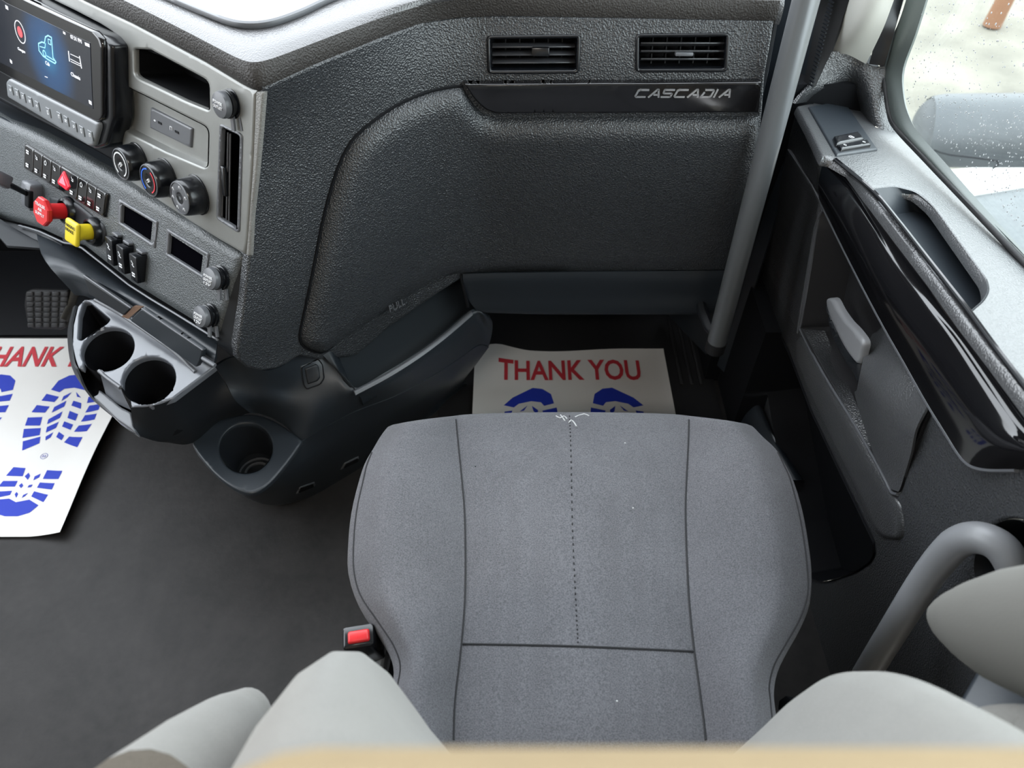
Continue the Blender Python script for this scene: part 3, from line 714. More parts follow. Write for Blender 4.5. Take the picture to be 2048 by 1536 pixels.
# ------------------------------------------------ lower switch panel
S2 = PlaneS(pz(478, 516, .625), pz(436, 676, .51), pz(60, 262, .625))
lw = [(-120, 170), (-40, 215), (0, 236), (60, 262), (130, 297), (200, 335), (350, 425), (470, 500), (484, 512), (480, 530), (436, 678), (258, 568), (164, 494), (129, 484), (79, 461), (38, 449), (0, 440), (-120, 400)]
S2o = S2.moved(-.012)
d1 = [(242, 407), (305, 444), (301, 487), (240, 446)]; d2 = [(339, 468), (406, 511), (401, 551), (336, 508)]
panel('switch_panel', S2o, rr(lw, [0, 0, 0, 4, 4, 4, 4, 4, 8, 4, 3, 0, 0, 4, 4, 4, 0, 0]), holes=[d1, d2], t=.012, r=13, back=.03, mat=M_SWITCHP, parent=dash, res=12, hround=False, label='sloping grained switch panel')
# shelf between the stack and the switch panel, and the dark side of the panel
patch('panel_shelf', [[S1.pt(x, y, -.014) for x, y in [(-120, 140), (60, 232), (200, 305), (350, 395), (494, 480)]], [S2.pt(x, y, -.006) for x, y in [(-120, 172), (60, 265), (200, 338), (350, 428), (484, 512)]]], M_SMOOTH, dash, k=3, thick=.003)
patch('panel_side', [[S2.pt(484, 512, -.004), pz(500, 506, .63)], [S2.pt(462, 590, -.003), pz(492, 600, .565)], [S2.pt(437, 677, -.003), pz(480, 697, .50)], [pz(436, 690, .485), pz(462, 712, .475)]], M_DARK, dash, k=4, thick=.004, towards=pz(600, 600, 1.0))
M_PANE = mat('black_blank_pane', (.002, .002, .003), .6, 0, 100, .0)
for dl, lb in ((((236, 397), (314, 443), (308, 498), (234, 449)), 'left blank black display window'), (((332, 456), (417, 507), (409, 562), (328, 511)), 'right blank black display window')):
    o = panel('display_window', S2, rr(dl, 3), holes=[shrink(rr(dl, 3), 6.5)], t=.0025, r=2.5, off=.0, back=.012, mat=M_SATIN, parent=dash, res=8, label=lb)
    panel('blank_pane', S2.moved(-.003), shrink(rr(dl, 3), 5.5), t=0, r=0, back=.003, mat=M_PANE, parent=o, res=30, smooth=0)
U2 = S2.pt(350, 425) - S2.pt(130, 297)
def S2M(x, y, off=0): return frame(S2.pt(x, y, off), S2.n, U2)
bank = panel('switch_bank', S2, rr([(48, 286), (214, 388), (207, 436), (46, 336)], 3), t=.005, r=2, off=0, back=.01, mat=M_GLOSS, parent=dash, res=14, label='row of black rocker switches with a red hazard button')
icn = bmesh.new(); M0 = S2M(130, 360, .0052)
for i in range(9):
    f0, f1 = (i + .03) / 9, (i + .97) / 9
    def Q(f, top): a_ = (49 + (211-49)*f, 289 + (387-289)*f) if top else (48 + (206-48)*f, 334 + (432-334)*f); return a_
    ql = [Q(f0, 1), Q(f1, 1), Q(f1, 0), Q(f0, 0)]
    if i != 4: panel('rocker', S2.moved(.005), ql, t=.0012, r=.8, back=.002, mat=M_GLOSS, parent=bank, res=12)
    if i == 4: continue
    icn = bmesh.new()
    for yy, hgt in ((.22, 0), (.80, 1)):
        a_, b_ = Q((f0+f1)/2, 1), Q((f0+f1)/2, 0); cx_, cy_ = a_[0] + (b_[0]-a_[0])*yy, a_[1] + (b_[1]-a_[1])*yy; x, y = local(M0, cx_, cy_)
        Mi = M0 @ Matrix.Translation((x, y, .0022))
        if hgt or i in (0, 8): stroke(icn, Mi, [(-.0035, .0018), (.0035, .0018)], .0022, .0002); stroke(icn, Mi, [(-.003, -.0018), (.0032, -.0018)], .0022, .0002)
        elif i % 2: stroke(icn, Mi, [(-.003, .003), (-.001, 0), (.002, .001), (.003, -.003)], .0009, .0002); stroke(icn, Mi, [(-.002, -.002), (.002, -.003)], .0009, .0002)
        else: stroke(icn, Mi, [(-.002, -.003), (-.003, .001), (0, .004), (.003, .001), (.002, -.003), (-.002, -.003)], .0009, .0002)
    mk('switch_legend', icn, M_WHITEINK, bank, 0)
hz = panel('hazard_button', S2.moved(.005), rr([(125, 341), (139, 374), (132, 382), (114, 368), (113, 362)], 2), t=.0035, r=2, mat=mat('red_button_plastic', (.70, .01, .035), .35), parent=bank, res=5, label='red triangular hazard button')  # plain red, the button's own colour
panel('hazard_triangle', S2.moved(.009), [(125, 351), (131, 372), (117, 364)], t=.0004, r=0, back=.0004, mat=mat('pink_triangle_print', (.85, .22, .28), .5), parent=bank, res=5, smooth=0)
# lever socket and lever
ls = thing('trailer_brake_lever', 'grey hand lever in a slotted grey housing left of the red knob', 'lever', S2.pt(68, 392))
bm = bmesh.new(); box(bm, S2M(66, 391, .008), .030, .046, .026, bev=.005); mk('lever_housing', bm, M_SATIN, ls)
bm = bmesh.new(); box(bm, S2M(58, 397, .0185), .014, .030, .008, bev=.002); mk('lever_slot', bm, M_BLACK, ls)
bm = bmesh.new(); Pq = [S2.pt(62, 392, .012), S2.pt(40, 380, .035), S2.pt(10, 365, .06), S2.pt(-15, 352, .075)]; tube(bm, Pq, [.0045, .0045, .005, .006], 10, 4); mk('lever_arm', bm, M_BLK, ls)
bm = bmesh.new(); box(bm, frame(S2.pt(2, 358, .065), (Pq[2]-Pq[1]).normalized()), .016, .022, .03, bev=.004); mk('lever_grip', bm, M_SATIN, ls)
# valve knobs
def valve(bx, by, ln, m, lab, sides, name, sq=False, words=()):
    M = S2M(bx, by, 0); bm = bmesh.new(); lathe(bm, M, [(.024, -.004), (.0235, .004), (.020, .011), (.0165, .0125), (.0160, .006), (0, .006)], 32)
    o = mk(name, bm, m, dash) if False else None
    base = mk(name, bm, M_BLK, dash, 35, label=lab)
    bm = bmesh.new(); lathe(bm, M, [(.0125, .006), (.0125, ln-.012), (.0155, ln-.004), (.0155, ln)], 24); mk('knob_stem', bm, m, base)
    bm = bmesh.new(); Mt = M @ Matrix.Translation((0, 0, ln))
    if sq: box(bm, Mt, .034, .038, .008, bev=.004, seg=3)
    else:
        lathe(bm, Mt @ Matrix.Rotation(math.radians(22.5), 4, 'Z'), [(.0215, -.004), (.023, -.002), (.023, .003), (.0215, .0048), (0, .005)], 8)
    mk('knob_face', bm, m, base, 30); bm = bmesh.new()
    for i, (t_, ww) in enumerate(words): textbm(bm, t_, Mt @ Matrix.Translation((0, .010 - i*.0072, .005 if sq else .0052)), ww, .0048, ext=.0004)
    mk('knob_lettering', bm, M_BLK if sq else M_WHITEINK, base, 0)
valve(140, 422, .041, M_REDP, 'red octagonal trailer air supply knob', 8, 'air_supply_knob', False, [('TRAILER', .030), ('AIR', .012), ('SUPPLY', .026)])
valve(192, 463, .036, M_YELP, 'yellow square parking brake knob', 4, 'parking_brake_knob', True, [('PARKING', .028), ('BRAKE', .022)])
panel('knob_surround', S2.moved(.0005), rr([(95, 392), (150, 405), (205, 450), (210, 470), (205, 487), (180, 482), (120, 440), (98, 410)], 8), t=.003, r=5, mat=M_DARK, parent=dash, res=10)
for i, (cx_, cy_) in enumerate([(237, 499), (259, 515), (285, 533)]):
    M = S2M(cx_, cy_, .0); bm = bmesh.new(); box(bm, M @ Matrix.Rotation(math.radians(9), 4, 'X'), .0185, .044, .030, bev=.002)
    o = mk('tall_rocker', bm, M_BLK, dash, 30, label='tall black raised rocker switch'); bm = bmesh.new(); Mt = M @ Matrix.Rotation(math.radians(9), 4, 'X') @ Matrix.Translation((0, 0, .015))
    stroke(bm, Mt, [(-.003, .012), (.001, .008), (-.002, .006), (.003, .004)], .0012, .0004); stroke(bm, Mt, [(-.003, -.008), (.003, -.008)], .0022, .0004); stroke(bm, Mt, [(-.003, -.012), (.003, -.012)], .0022, .0004); mk('switch_legend', bm, M_WHITEINK, o, 0)
    bm = bmesh.new(); box(bm, M @ Matrix.Translation((0, .0245, .0)), .016, .004, .016, bev=.001); mk('rocker_stop', bm, M_SATIN, o)
outlet(S2, 443, 555, ['POWER', 'OUTLET', '12V'], 'round capped power outlet, upper of two on the switch panel')
outlet(S2, 423, 630, ['POWER', 'OUTLET', '12V'], 'round capped power outlet, lower of two on the switch panel')

# ------------------------------------------------ centre console below the dash (cup holders)
con = thing('cup_holder_console', 'charcoal centre console with two cup holders and a round lower cup holder', 'console', Vector((-.45, .9, 0)))
S5 = PlaneS(pz(430, 733, .45), pz(160, 600, .455), pz(262, 812, .437))
cup1 = ell(215, 698, 54.5, 42, -22, 40); cup2 = ell(297, 760, 55, 46, -22, 40)
c1 = [p for p in cup1]
def arcpts(E, start, end):   # walk the ellipse (screen clockwise) from nearest start to nearest end
    i0 = min(range(len(E)), key=lambda i: math.hypot(E[i][0]-start[0], E[i][1]-start[1])); i1 = min(range(len(E)), key=lambda i: math.hypot(E[i][0]-end[0], E[i][1]-end[1]))
    out = []; i = i0
    while True:
        out.append(E[i])
        if i == i1: break
        i = (i + 1) % len(E)
    return out
a1 = arcpts(cup1, (165, 730), (200, 741)); a2 = arcpts(cup2, (243, 775), (262, 800))
tray = [(430, 733), (392, 700), (300, 650), (230, 615), (190, 597), (168, 598), (155, 612), (146, 650), (144, 690), (150, 718), (156, 735), (164, 738)] + a1 + [(201, 746), (216, 758), (240, 774)] + a2 + [(262, 814), (300, 812), (345, 797)]
tri = rr([(168, 603), (178, 603), (220, 638), (214, 646), (163, 680), (156, 678), (159, 630)], 3)
M_TRAYC = mat('sky_toned_console_top', (0.11, 0.118, 0.135), 0.24, 0.02, 400, 0.6)  # sky reflection on the flat top put into the pale bluish colour
panel('console_top', S5, tray, holes=[tri], t=.004, r=2.5, off=0, back=.006, mat=M_TRAYC, parent=con, res=9)
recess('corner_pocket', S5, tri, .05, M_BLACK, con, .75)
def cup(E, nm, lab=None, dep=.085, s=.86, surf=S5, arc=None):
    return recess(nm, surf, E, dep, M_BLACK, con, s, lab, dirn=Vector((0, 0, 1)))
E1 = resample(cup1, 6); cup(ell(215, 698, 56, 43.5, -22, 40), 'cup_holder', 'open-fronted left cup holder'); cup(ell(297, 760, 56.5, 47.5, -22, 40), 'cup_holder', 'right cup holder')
# raised rail at the back of the tray
bm = bmesh.new(); tube(bm, [S5.pt(x, y, .004) for x, y in [(190, 600), (240, 628), (300, 668), (350, 705), (391, 744)]], .0032, 8, 3); mk('tray_rail', bm, M_SATIN, con)
# bridge between the cup bays and the lower front lip
S6 = S5.moved(-.03)
patch('bay_bridge', [[S5.pt(198, 742, .002), S5.pt(216, 757, .003), S5.pt(241, 775, .002)], [S5.pt(203, 757, -.012), S5.pt(222, 772, -.010), S5.pt(247, 790, -.012)], [S6.pt(212, 790), S6.pt(232, 806), S6.pt(262, 820)]], M_TRAYC, con, k=4, thick=.004)
bm = bmesh.new(); tube(bm, [S5.pt(198, 742, .002), S5.pt(216, 757, .002), S5.pt(241, 775, .002)], .0032, 8, 3); mk('bridge_edge', bm, M_SATIN, con)
panel('front_lip', S6, rr([(185, 793), (198, 778), (212, 788), (240, 812), (263, 824), (270, 864), (232, 838)], 3), t=.005, r=4, back=.012, mat=M_SATIN, parent=con, res=7)
patch('left_skirt', [[S5.pt(155, 612, .003), S5.pt(145, 660, .003), S5.pt(149, 718, .003), S5.pt(157, 738, .003)], [pz(150, 618, .40), pz(140, 670, .40), pz(150, 738, .40), pz(186, 795, .405)], [pz(165, 640, .37), pz(165, 690, .37), pz(180, 760, .38), pz(272, 866, .40)]], M_DARK, con, k=4, thick=.003)
panel('bay_floor', S5.moved(-.045), [(138, 700), (205, 748), (262, 800), (268, 858), (180, 792), (148, 745)], t=0, r=0, mat=M_BLACK, parent=con, res=20)
# side walls of the console
C0 = [S5.pt(262, 815, .002), S5.pt(300, 813, .002), S5.pt(345, 798, .002), S5.pt(390, 765, .001), S5.pt(430, 734, .0)]
C1 = [pz(264, 838, .42), pz(305, 840, .41), pz(355, 825, .405), pz(405, 795, .40), pz(448, 762, .41)]
C2 = [pz(272, 868, .40), pz(320, 880, .36), pz(375, 862, .35), pz(425, 830, .35), pz(470, 800, .38)]
C3 = [pz(285, 873, .385), pz(335, 885, .34), pz(385, 886, .295), pz(440, 842, .31), pz(500, 826, .325)]
patch('console_front', [C0, C1, C2, C3], M_DARK, con, k=5, thick=.004)
D0 = [pz(430, 733, .448), pz(470, 715, .45), pz(520, 740, .43), pz(556, 736, .42), pz(614, 702, .415), pz(652, 696, .40), pz(700, 775, .358), pz(770, 745, .356), pz(835, 705, .356), pz(890, 664, .356), pz(940, 621, .356), pz(962, 621, .352), pz(980, 634, .33)]
D1 = [pz(450, 762, .41), pz(490, 765, .40), pz(530, 772, .39), pz(570, 775, .37), pz(620, 770, .365), pz(665, 765, .365), pz(704, 784, .352), pz(776, 753, .350), pz(841, 713, .350), pz(897, 671, .350), pz(948, 630, .350), pz(970, 632, .343), pz(985, 646, .31)]
D2 = [pz(470, 800, .38), pz(505, 800, .365), pz(540, 803, .355), pz(580, 812, .34), pz(625, 818, .332), pz(668, 802, .335), pz(708, 796, .335), pz(780, 768, .335), pz(847, 728, .33), pz(905, 688, .33), pz(955, 650, .32), pz(974, 656, .30), pz(984, 666, .28)]
D3 = [pz(500, 826, .325), pz(520, 828, .30), pz(548, 838, .29), pz(575, 856, .28), pz(604, 880, .275), pz(660, 848, .285), pz(714, 820, .29), pz(788, 792, .285), pz(858, 755, .28), pz(920, 715, .275), pz(955, 690, .27), pz(970, 690, .25), pz(978, 692, .24)]
patch('console_body', [D0, D1, D2, D3], M_SMOOTH, con, k=4, thick=.004)
E0 = [pz(385, 886, .293), pz(430, 947, .288), pz(468, 975, .286), pz(502, 986, .285), pz(545, 958, .283), pz(604, 884, .275), pz(660, 850, .283), pz(714, 822, .288), pz(788, 794, .283), pz(858, 757, .278), pz(920, 717, .273), pz(956, 692, .266), pz(978, 694, .235)]
E1_ = [pz(395, 905, .22), pz(440, 955, .21), pz(475, 985, .20), pz(512, 998, .20), pz(570, 975, .20), pz(630, 925, .20), pz(690, 885, .20), pz(735, 860, .20), pz(810, 820, .20), pz(880, 780, .20), pz(905, 765, .20), pz(930, 745, .19), pz(955, 725, .18)]
E2_ = [pz(420, 930, .07), pz(460, 968, .06), pz(495, 994, .05), pz(545, 1011, .04), pz(600, 996, .04), pz(650, 968, .04), pz(700, 938, .04), pz(740, 912, .04), pz(820, 850, .04), pz(855, 825, .04), pz(880, 800, .04), pz(905, 780, .04), pz(925, 765, .04)]
E3_ = [Vector((p.x + .01, p.y + .03, 0.0)) for p in E2_]
patch('console_base', [E0, E1_, E2_, E3_], M_SMOOTH, con, k=4, thick=.004)
S7 = PlaneS(pz(385, 886, .293), pz(502, 986, .285), pz(604, 882, .277))
lc = ell(492, 896, 53, 50, -10, 40)
panel('lower_ledge', S7, sm([(385, 888), (405, 866), (438, 840), (480, 828), (520, 830), (556, 845), (600, 876), (600, 890), (560, 944), (530, 974), (502, 986), (466, 974), (425, 942)], 3), holes=[lc], t=.003, r=4, back=.006, mat=M_SMOOTH, parent=con, res=9)
lcu = recess('lower_cup_holder', S7, lc, .075, M_DARK, con, .84, 'deep round lower cup holder', dirn=Vector((0, 0, 1)))
bm = bmesh.new(); ct = sum((S7.pt(*p) for p in lc), Vector())/len(lc); lathe(bm, Matrix.Translation(ct - Vector((0, 0, .073))), [(.018, 0), (.018, .004), (.021, .004), (.021, 0)], 28, capends=False); lathe(bm, Matrix.Translation(ct - Vector((0, 0, .073))), [(.028, 0), (.028, .003), (.031, .003), (.031, 0)], 28, capends=False); mk('cup_floor_rings', bm, M_SATIN, con)
# lip of the bin and its tail, the light along it painted as paler satin
lp = [(706, 781), (770, 747), (830, 709), (885, 668), (940, 621)]
a = [pz(x, y, .357) for x, y in lp]; b = [pz(x + 6, y + 9, .357) for x, y in lp]
patch('bin_lip', [a, [p + Vector((0, 0, .003)) for p in [(u+v)/2 for u, v in zip(a, b)]], b], M_SATIN, con, k=4, thick=.006)
# latch
SD = MeshS(gridpts([D0, D1, D2, D3], 4))
la = rr([(600, 733), (636, 716), (646, 728), (650, 757), (641, 770), (613, 780), (606, 770)], 5)
ltc = panel('console_latch', SD, la, t=.002, r=3, back=.002, mat=M_SMOOTH, parent=con, res=6, label='small rounded rectangular latch')
panel('latch_button', SD, shrink(la, 9), t=.002, r=3, off=.002, back=.001, mat=M_DARK, parent=ltc, res=5)
bm = bmesh.new(); ll = [SD.hit(x, y) for x, y in shrink(la, 2)]; tube(bm, [l + n*.0012 for l, n in ll], .0012, 5, 1, closed=True); mk('latch_groove', bm, M_BLACK, ltc)
# slots low on the base
SE = MeshS(gridpts([E0, E1_, E2_, E3_], 4))
for q in ([(592, 990), (600, 975), (630, 965), (632, 972)], [(682, 941), (690, 927), (718, 914), (719, 922)]):
    sl = panel('base_slot', SE, q, t=.002, r=1.5, mat=M_SATIN, parent=con, res=5); panel('slot_opening', SE, shrink([(q[0][0]+3, q[0][1]-2), (q[1][0]+2, q[1][1]+1), (q[2][0], q[2][1]+1), (q[3][0], q[3][1]+1)], .5), t=.0, r=0, off=.0025, back=.001, mat=M_BLACK, parent=sl, res=5)
# recess behind the tray, with two covers
patch('under_dash', [[S2.pt(x, y, -.02) for x, y in [(70, 455), (130, 484), (258, 568), (350, 625), (436, 680)]], [pz(90, 520, .505), pz(150, 540, .50), pz(262, 600, .492), (pz(350, 655, .49)), pz(430, 715, .485)], [pz(150, 590, .452), pz(185, 598, .45), pz(290, 655, .448), pz(350, 700, .446), pz(425, 738, .445)]], M_SMOOTH, dash, k=4, thick=.004)
SB = PlaneS(pz(168, 551, .502), pz(406, 701, .488), pz(165, 592, .462))
panel('tray_cover', SB.moved(.006), [(165, 552), (262, 617), (247, 632), (178, 590)], t=.003, r=2, mat=M_DARK, parent=con, res=9)
panel('tray_cover', SB.moved(.006), rr([(283, 617), (406, 700), (400, 722), (392, 736), (258, 641)], [0, 4, 4, 4, 0]), t=.004, r=2, mat=M_SMOOTH, parent=con, res=9)
panel('cover_end', SB.moved(.006), [(268, 612), (284, 614), (256, 638), (243, 633)], t=.001, r=0, mat=mat('bronze_reflective_edge', (.20, .12, .08), .3, metal=.3), parent=con, res=9)
bm = bmesh.new(); tube(bm, [SB.pt(168, 551, .010), SB.pt(262, 616, .010)], .0014, 6, 1); tube(bm, [SB.pt(284, 617, .010), SB.pt(406, 700, .010)], .0014, 6, 1); tube(bm, [SB.pt(405, 716, .012), SB.pt(430, 731, .012)], .003, 6, 1); mk('cover_edge_highlight', bm, M_SATIN, con)  # pale tubes paint the highlight lines along the covers
bm = bmesh.new(); tube(bm, [S2.pt(x, y, -.0) for x, y in [(38, 451), (79, 463), (129, 486), (164, 496), (258, 570), (350, 627), (436, 680)]], .0018, 6, 2); mk('panel_lower_edge', bm, M_SATIN, dash)
patch('driver_knee_panel', [[S2.pt(x, y, -.01) for x, y in [(-150, 400), (0, 442), (38, 452), (79, 465), (128, 488)]], [pz(-150, 430, .47), pz(0, 470, .47), pz(38, 478, .47), pz(85, 490, .47), pz(125, 502, .47)], [Vector((-1.25, 1.35, .5)), Vector((-1.15, 1.3, .5)), Vector((-1.05, 1.2, .49)), Vector((-.95, 1.1, .48)), Vector((-.85, 1.0, .48))]], M_DARK, dash, k=4, thick=.004)
patch('driver_left_panel', [[Vector((-1.70, 1.50, .85)), Vector((-1.3, 1.50, .85)), pz(-220, -205, .85)], [Vector((-1.70, 1.45, .7)), Vector((-1.3, 1.42, .7)), S2.pt(-118, 172, -.01)], [Vector((-1.70, 1.42, .5)), Vector((-1.3, 1.38, .5)), S2.pt(-118, 398, -.01)]], M_DARK, dash, k=3)

# ================================================= floor things
FP = PlaneS(Vector((0, 0, .004)), Vector((1, 0, .004)), Vector((0, 1, .004)))
def foot(x0, mirror):
    """tread polygons in paper coordinates, from the printed right foot"""
    src = {
     'toe': [(103, 781), (118, 763), (140, 753), (160, 751), (190, 770), (200, 785), (178, 789), (172, 782), (150, 777), (130, 779), (120, 786)],
     'b': [[(94, 789), (119, 795), (110, 806), (84, 803)], [(75, 812), (101, 815), (92, 828), (65, 827)], [(58, 838), (87, 837), (83, 855), (53, 855)], [(51, 862), (85, 860), (83, 875), (49, 881)], [(50, 888), (85, 878), (83, 892), (49, 907)],
           [(144, 786), (136, 796), (124, 804), (128, 794)], [(134, 803), (130, 815), (105, 828), (110, 816)], [(127, 825), (122, 839), (97, 852), (99, 842)], [(120, 847), (115, 860), (95, 870), (97, 858)], [(110, 869), (105, 880), (95, 886), (95, 878)],
           [(153, 785), (163, 797), (155, 795)], [(148, 803), (164, 808), (163, 820), (144, 813)], [(141, 824), (158, 831), (153, 845), (137, 839)], [(131, 846), (149, 853), (144, 864), (127, 857)], [(121, 868), (132, 876), (127, 886), (116, 879)],
           [(178, 795), (192, 797), (190, 806), (175, 808)], [(180, 813), (204, 811), (200, 824), (172, 828)], [(172, 833), (197, 832), (193, 845), (164, 847)], [(160, 855), (188, 854), (178, 869), (151, 868)], [(142, 878), (170, 881), (160, 902), (132, 890)],
           [(32, 940), (56, 942), (50, 958), (17, 957)], [(11, 967), (40, 967), (34, 978), (1, 978)], [(-8, 988), (28, 986), (24, 994), (-15, 1002)], [(62, 951), (65, 957), (60, 965), (54, 958)], [(48, 971), (51, 976), (46, 981), (42, 976)], [(37, 988), (40, 992), (36, 1000), (33, 993)],
           [(86, 953), (83, 960), (71, 966), (74, 958)], [(70, 974), (66, 979), (59, 980), (62, 975)], [(60, 990), (54, 996), (47, 1000), (50, 994)],
           [(99, 946), (130, 948), (122, 964), (90, 963)], [(84, 970), (114, 972), (108, 984), (78, 980)], [(72, 987), (100, 994), (90, 1008), (66, 997)],
           [(-12, 1004), (22, 1001), (35, 1008), (62, 1003), (80, 1014), (62, 1028), (38, 1035), (12, 1035), (-12, 1028), (-24, 1018)]]}
    out = []
    for poly in [src['toe']] + src['b']:
        P = [pz(x, y, .004) for x, y in poly]; Q = []
        for p in P:
            lx = p.x + 1.080; ly = p.y - 1.252
            Q.append((-lx if mirror else lx, ly))
        out.append(Q)
    return out
def paper(cx, ytop, label, curl, notch=False, rot=0.0):
    root = thing('floor_paper', label, 'floor paper', Vector((cx, ytop - .27, 0)), 'printed floor papers')
    W, H = .222, .53
    def zf(lx, ly):
        z = .006
        ly = min(ly, .012)
        if curl == 'corner':
            d = max(0, (-lx - .10)) + max(0, ly + .07) * .8; z += max(0, d - .05) ** 1.4 * .5 + .003 * (1 + math.sin(lx*22)) * math.exp(ly*18)
        else:
            z += max(0, lx - .15) ** 1.5 * .9 + .004 * (1 + math.sin(ly*16 + 1))
        return z
    nx, ny = 28, 44
    rows = []
    for j in range(ny+1):
        ly = .012*(curl == 'corner') - H * j / ny; r = []
        for i in range(nx+1):
            lx = -W + 2*W*i/nx
            if notch and j > ny-5 and i > nx-4: lx -= 0.0
            qx, qy = lx, ly
            if curl == 'corner':
                ccx, ccy, rad = -W + .07, .012 - .06, .06
                ex, ey = (lx - ccx) / .07, (ly - ccy) / rad
                if ex < 0 and ey > 0:
                    m_ = max(-ex, ey); h_ = math.hypot(ex, ey)
                    if h_ > 1e-6: qx, qy = ccx + ex/h_*m_*.07, ccy + ey/h_*m_*rad
                if ly > -.02: qy -= .010 * (.5 - .5*math.cos((lx + W)*14)) * (ly + .02) / .032
            r.append(Vector((cx + qx, ytop + qy, zf(qx, qy))))
        rows.append(r)
    patch('paper_sheet', rows, M_PAPER, root, dense=False, thick=.0006, smooth=80)
    surf = lambda lx, ly: Vector((cx + lx, ytop + ly, zf(lx, ly) + .0006))
    def onpaper(bm, poly):
        L = resample([(a*1000, b*1000) for a, b in poly], 8); vs, es, fs, *_ = delaunay_2d_cdt([Vector(p) for p in L], [(i, (i+1) % len(L)) for i in range(len(L))], [], 0, .01)
        P = np.array([v[:] for v in vs]); cen = np.array([[sum(P[i][0] for i in f)/len(f), sum(P[i][1] for i in f)/len(f)] for f in fs]); kf = inside(cen, L)
        V = [bm.verts.new(surf(p[0]/1000, p[1]/1000)) for p in P]
        for f, k in zip(fs, kf):
            if k:
                try: fc = bm.faces.new([V[i] for i in f])
                except ValueError: continue
                fc.normal_update()
                if fc.normal.z < 0: fc.normal_flip()
    for mi in (False, True):
        bm = bmesh.new(); bh = bmesh.new()
        for q in foot(0, mi):
            q = [(max(-W+.001, min(W-.001, a)), b) for a, b in q]; onpaper(bm if q[0][1] > -.33 else bh, q)
        mk('sole_print', bm, M_BLUE, root, 0, label='blue printed boot sole tread'); mk('heel_print', bh, M_BLUE, root, 0, label='blue printed boot heel tread')
    bm = bmesh.new(); textbm(bm, 'THANK YOU', Matrix.Identity(4), .326, .062, ext=.0004, bold=.022)
    bmesh.ops.delete(bm, geom=[f for f in bm.faces if f.normal.z < .5], context='FACES')
    bmesh.ops.subdivide_edges(bm, edges=bm.edges, cuts=1)
    bm.normal_update()
    for v in bm.verts: v.co = surf(v.co.x - .004, v.co.y - .058) + Vector((0, 0, .0010))
    mk('thank_you_lettering', bm, M_RED, root, 0, label='red THANK YOU lettering')
    if curl != 'corner':
        bm = bmesh.new(); c_ = pz(92, 917, .006); lx, ly = c_.x - cx, c_.y - ytop
        P_ = [surf(lx + .007*math.cos(a/8*math.pi), ly + .007*math.sin(a/8*math.pi)) for a in range(16)]; tube(bm, P_, .0004, 4, 1, closed=True)
        textbm(bm, '22', Matrix.Translation(surf(lx, ly)), .008, .005, ext=.0003); mk('sheet_number', bm, M_BLUE, root, 0)
        bm = bmesh.new(); q_ = pz(113, 1048, .006); box(bm, Matrix.Translation(q_), .014, .001, .0012); mk('small_print', bm, M_SATIN, root, 0)
    return root
paper(.136, 1.212, 'white THANK YOU floor paper in the passenger footwell, curled at its far left corner', 'corner')
paper(-1.080, 1.252, 'white THANK YOU floor paper with blue boot prints left of the console', 'edge', True)

# brake pedal
pdl = thing('brake_pedal', 'black brake pedal with a square-block rubber tread hanging over the driver footwell', 'pedal', pz(96, 620, .12))
PP = PlaneS(pz(96, 620, .14), pz(140, 620, .14), pz(96, 655, .105))
po = rr([(50, 584), (62, 579), (136, 581), (137, 600), (131, 655), (120, 661), (62, 658), (52, 640), (47, 610)], 5)
panel('pad_plate', PP, po, t=.006, r=4, back=.006, mat=M_RUBBER, parent=pdl, res=10)
M_TREAD = mat('paler_rubber_tread', (.028, .029, .031), .5, .2, 300)  # a little paler than the pad plate
for i in range(5):
    for j in range(7):
        f = lambda u, v: ((50 + 3*v + (137 - 50 - 8*v - (0))*u), 583 + (656-583)*v)
        u0, u1, v0, v1 = (i+.08)/5, (i+.92)/5, (j+.08)/7, (j+.92)/7; q = [f(u0, v0), f(u1, v0), f(u1, v1), f(u0, v1)]
        panel('tread_block', PP.moved(.006), q, t=.003, r=1.2, back=.002, mat=M_TREAD, parent=pdl, res=20)
bm = bmesh.new(); tube(bm, [pz(128, 640, .13), pz(146, 600, .155), pz(153, 560, .20), pz(148, 525, .27), pz(138, 480, .40), pz(130, 430, .52)], .011, 8, 4, flat=(1, .5)); mk('pedal_arm', bm, mat('pedal_arm_metal', (.10, .10, .095), .4, metal=.3), pdl)

# ribbed rubber mat and door threshold
bm = bmesh.new(); box(bm, Matrix.Translation((-1.22, 1.43, .004)), .98, .32, .008, bev=.002); tag(mk('footwell_shade_sheet', bm, M_BLACK, None), 'black sheet painting the shade in the driver footwell under the brake pedal', 'shade sheet')  # black colour stands in for the darkness of the footwell
rm = thing('rubber_floor_mat', 'black ribbed rubber mat in the passenger footwell beside the paper', 'floor mat', Vector((.12, 1.3, 0)))
bm = bmesh.new(); box(bm, Matrix.Translation((.15, 1.16, .002)), .62, .86, .004, bev=.001); mk('mat_sheet', bm, M_RUBBER, rm)
for i in range(3):
    bm = bmesh.new(); box(bm, Matrix.Translation((.385 + .022*i, 1.22, .007)), .008, .22, .006, bev=.002); mk('rib', bm, M_RUBBER, rm)
th = thing('door_threshold', 'black moulded sill trim along the passenger doorway', 'sill', Vector((.48, 1.05, 0)))
patch('sill_trim', [[pz(1452, 700, .02), pz(1455, 780, .02), pz(1480, 860, .02), pz(1530, 960, .02)], [pz(1478, 690, .07), pz(1482, 770, .07), pz(1510, 860, .07), pz(1560, 960, .07)], [pz(1494, 680, .09), pz(1504, 760, .09), pz(1540, 860, .09), pz(1600, 960, .09)], [pz(1500, 680, .04), pz(1512, 760, .04), pz(1552, 860, .04), pz(1612, 960, .04)]], M_SMOOTH, th, k=4)
bm = bmesh.new(); tube(bm, [pz(1496, 600, .13), pz(1492, 700, .10), pz(1494, 740, .10)], .004, 6, 3); mk('sill_seal', bm, M_RUBBER, th)

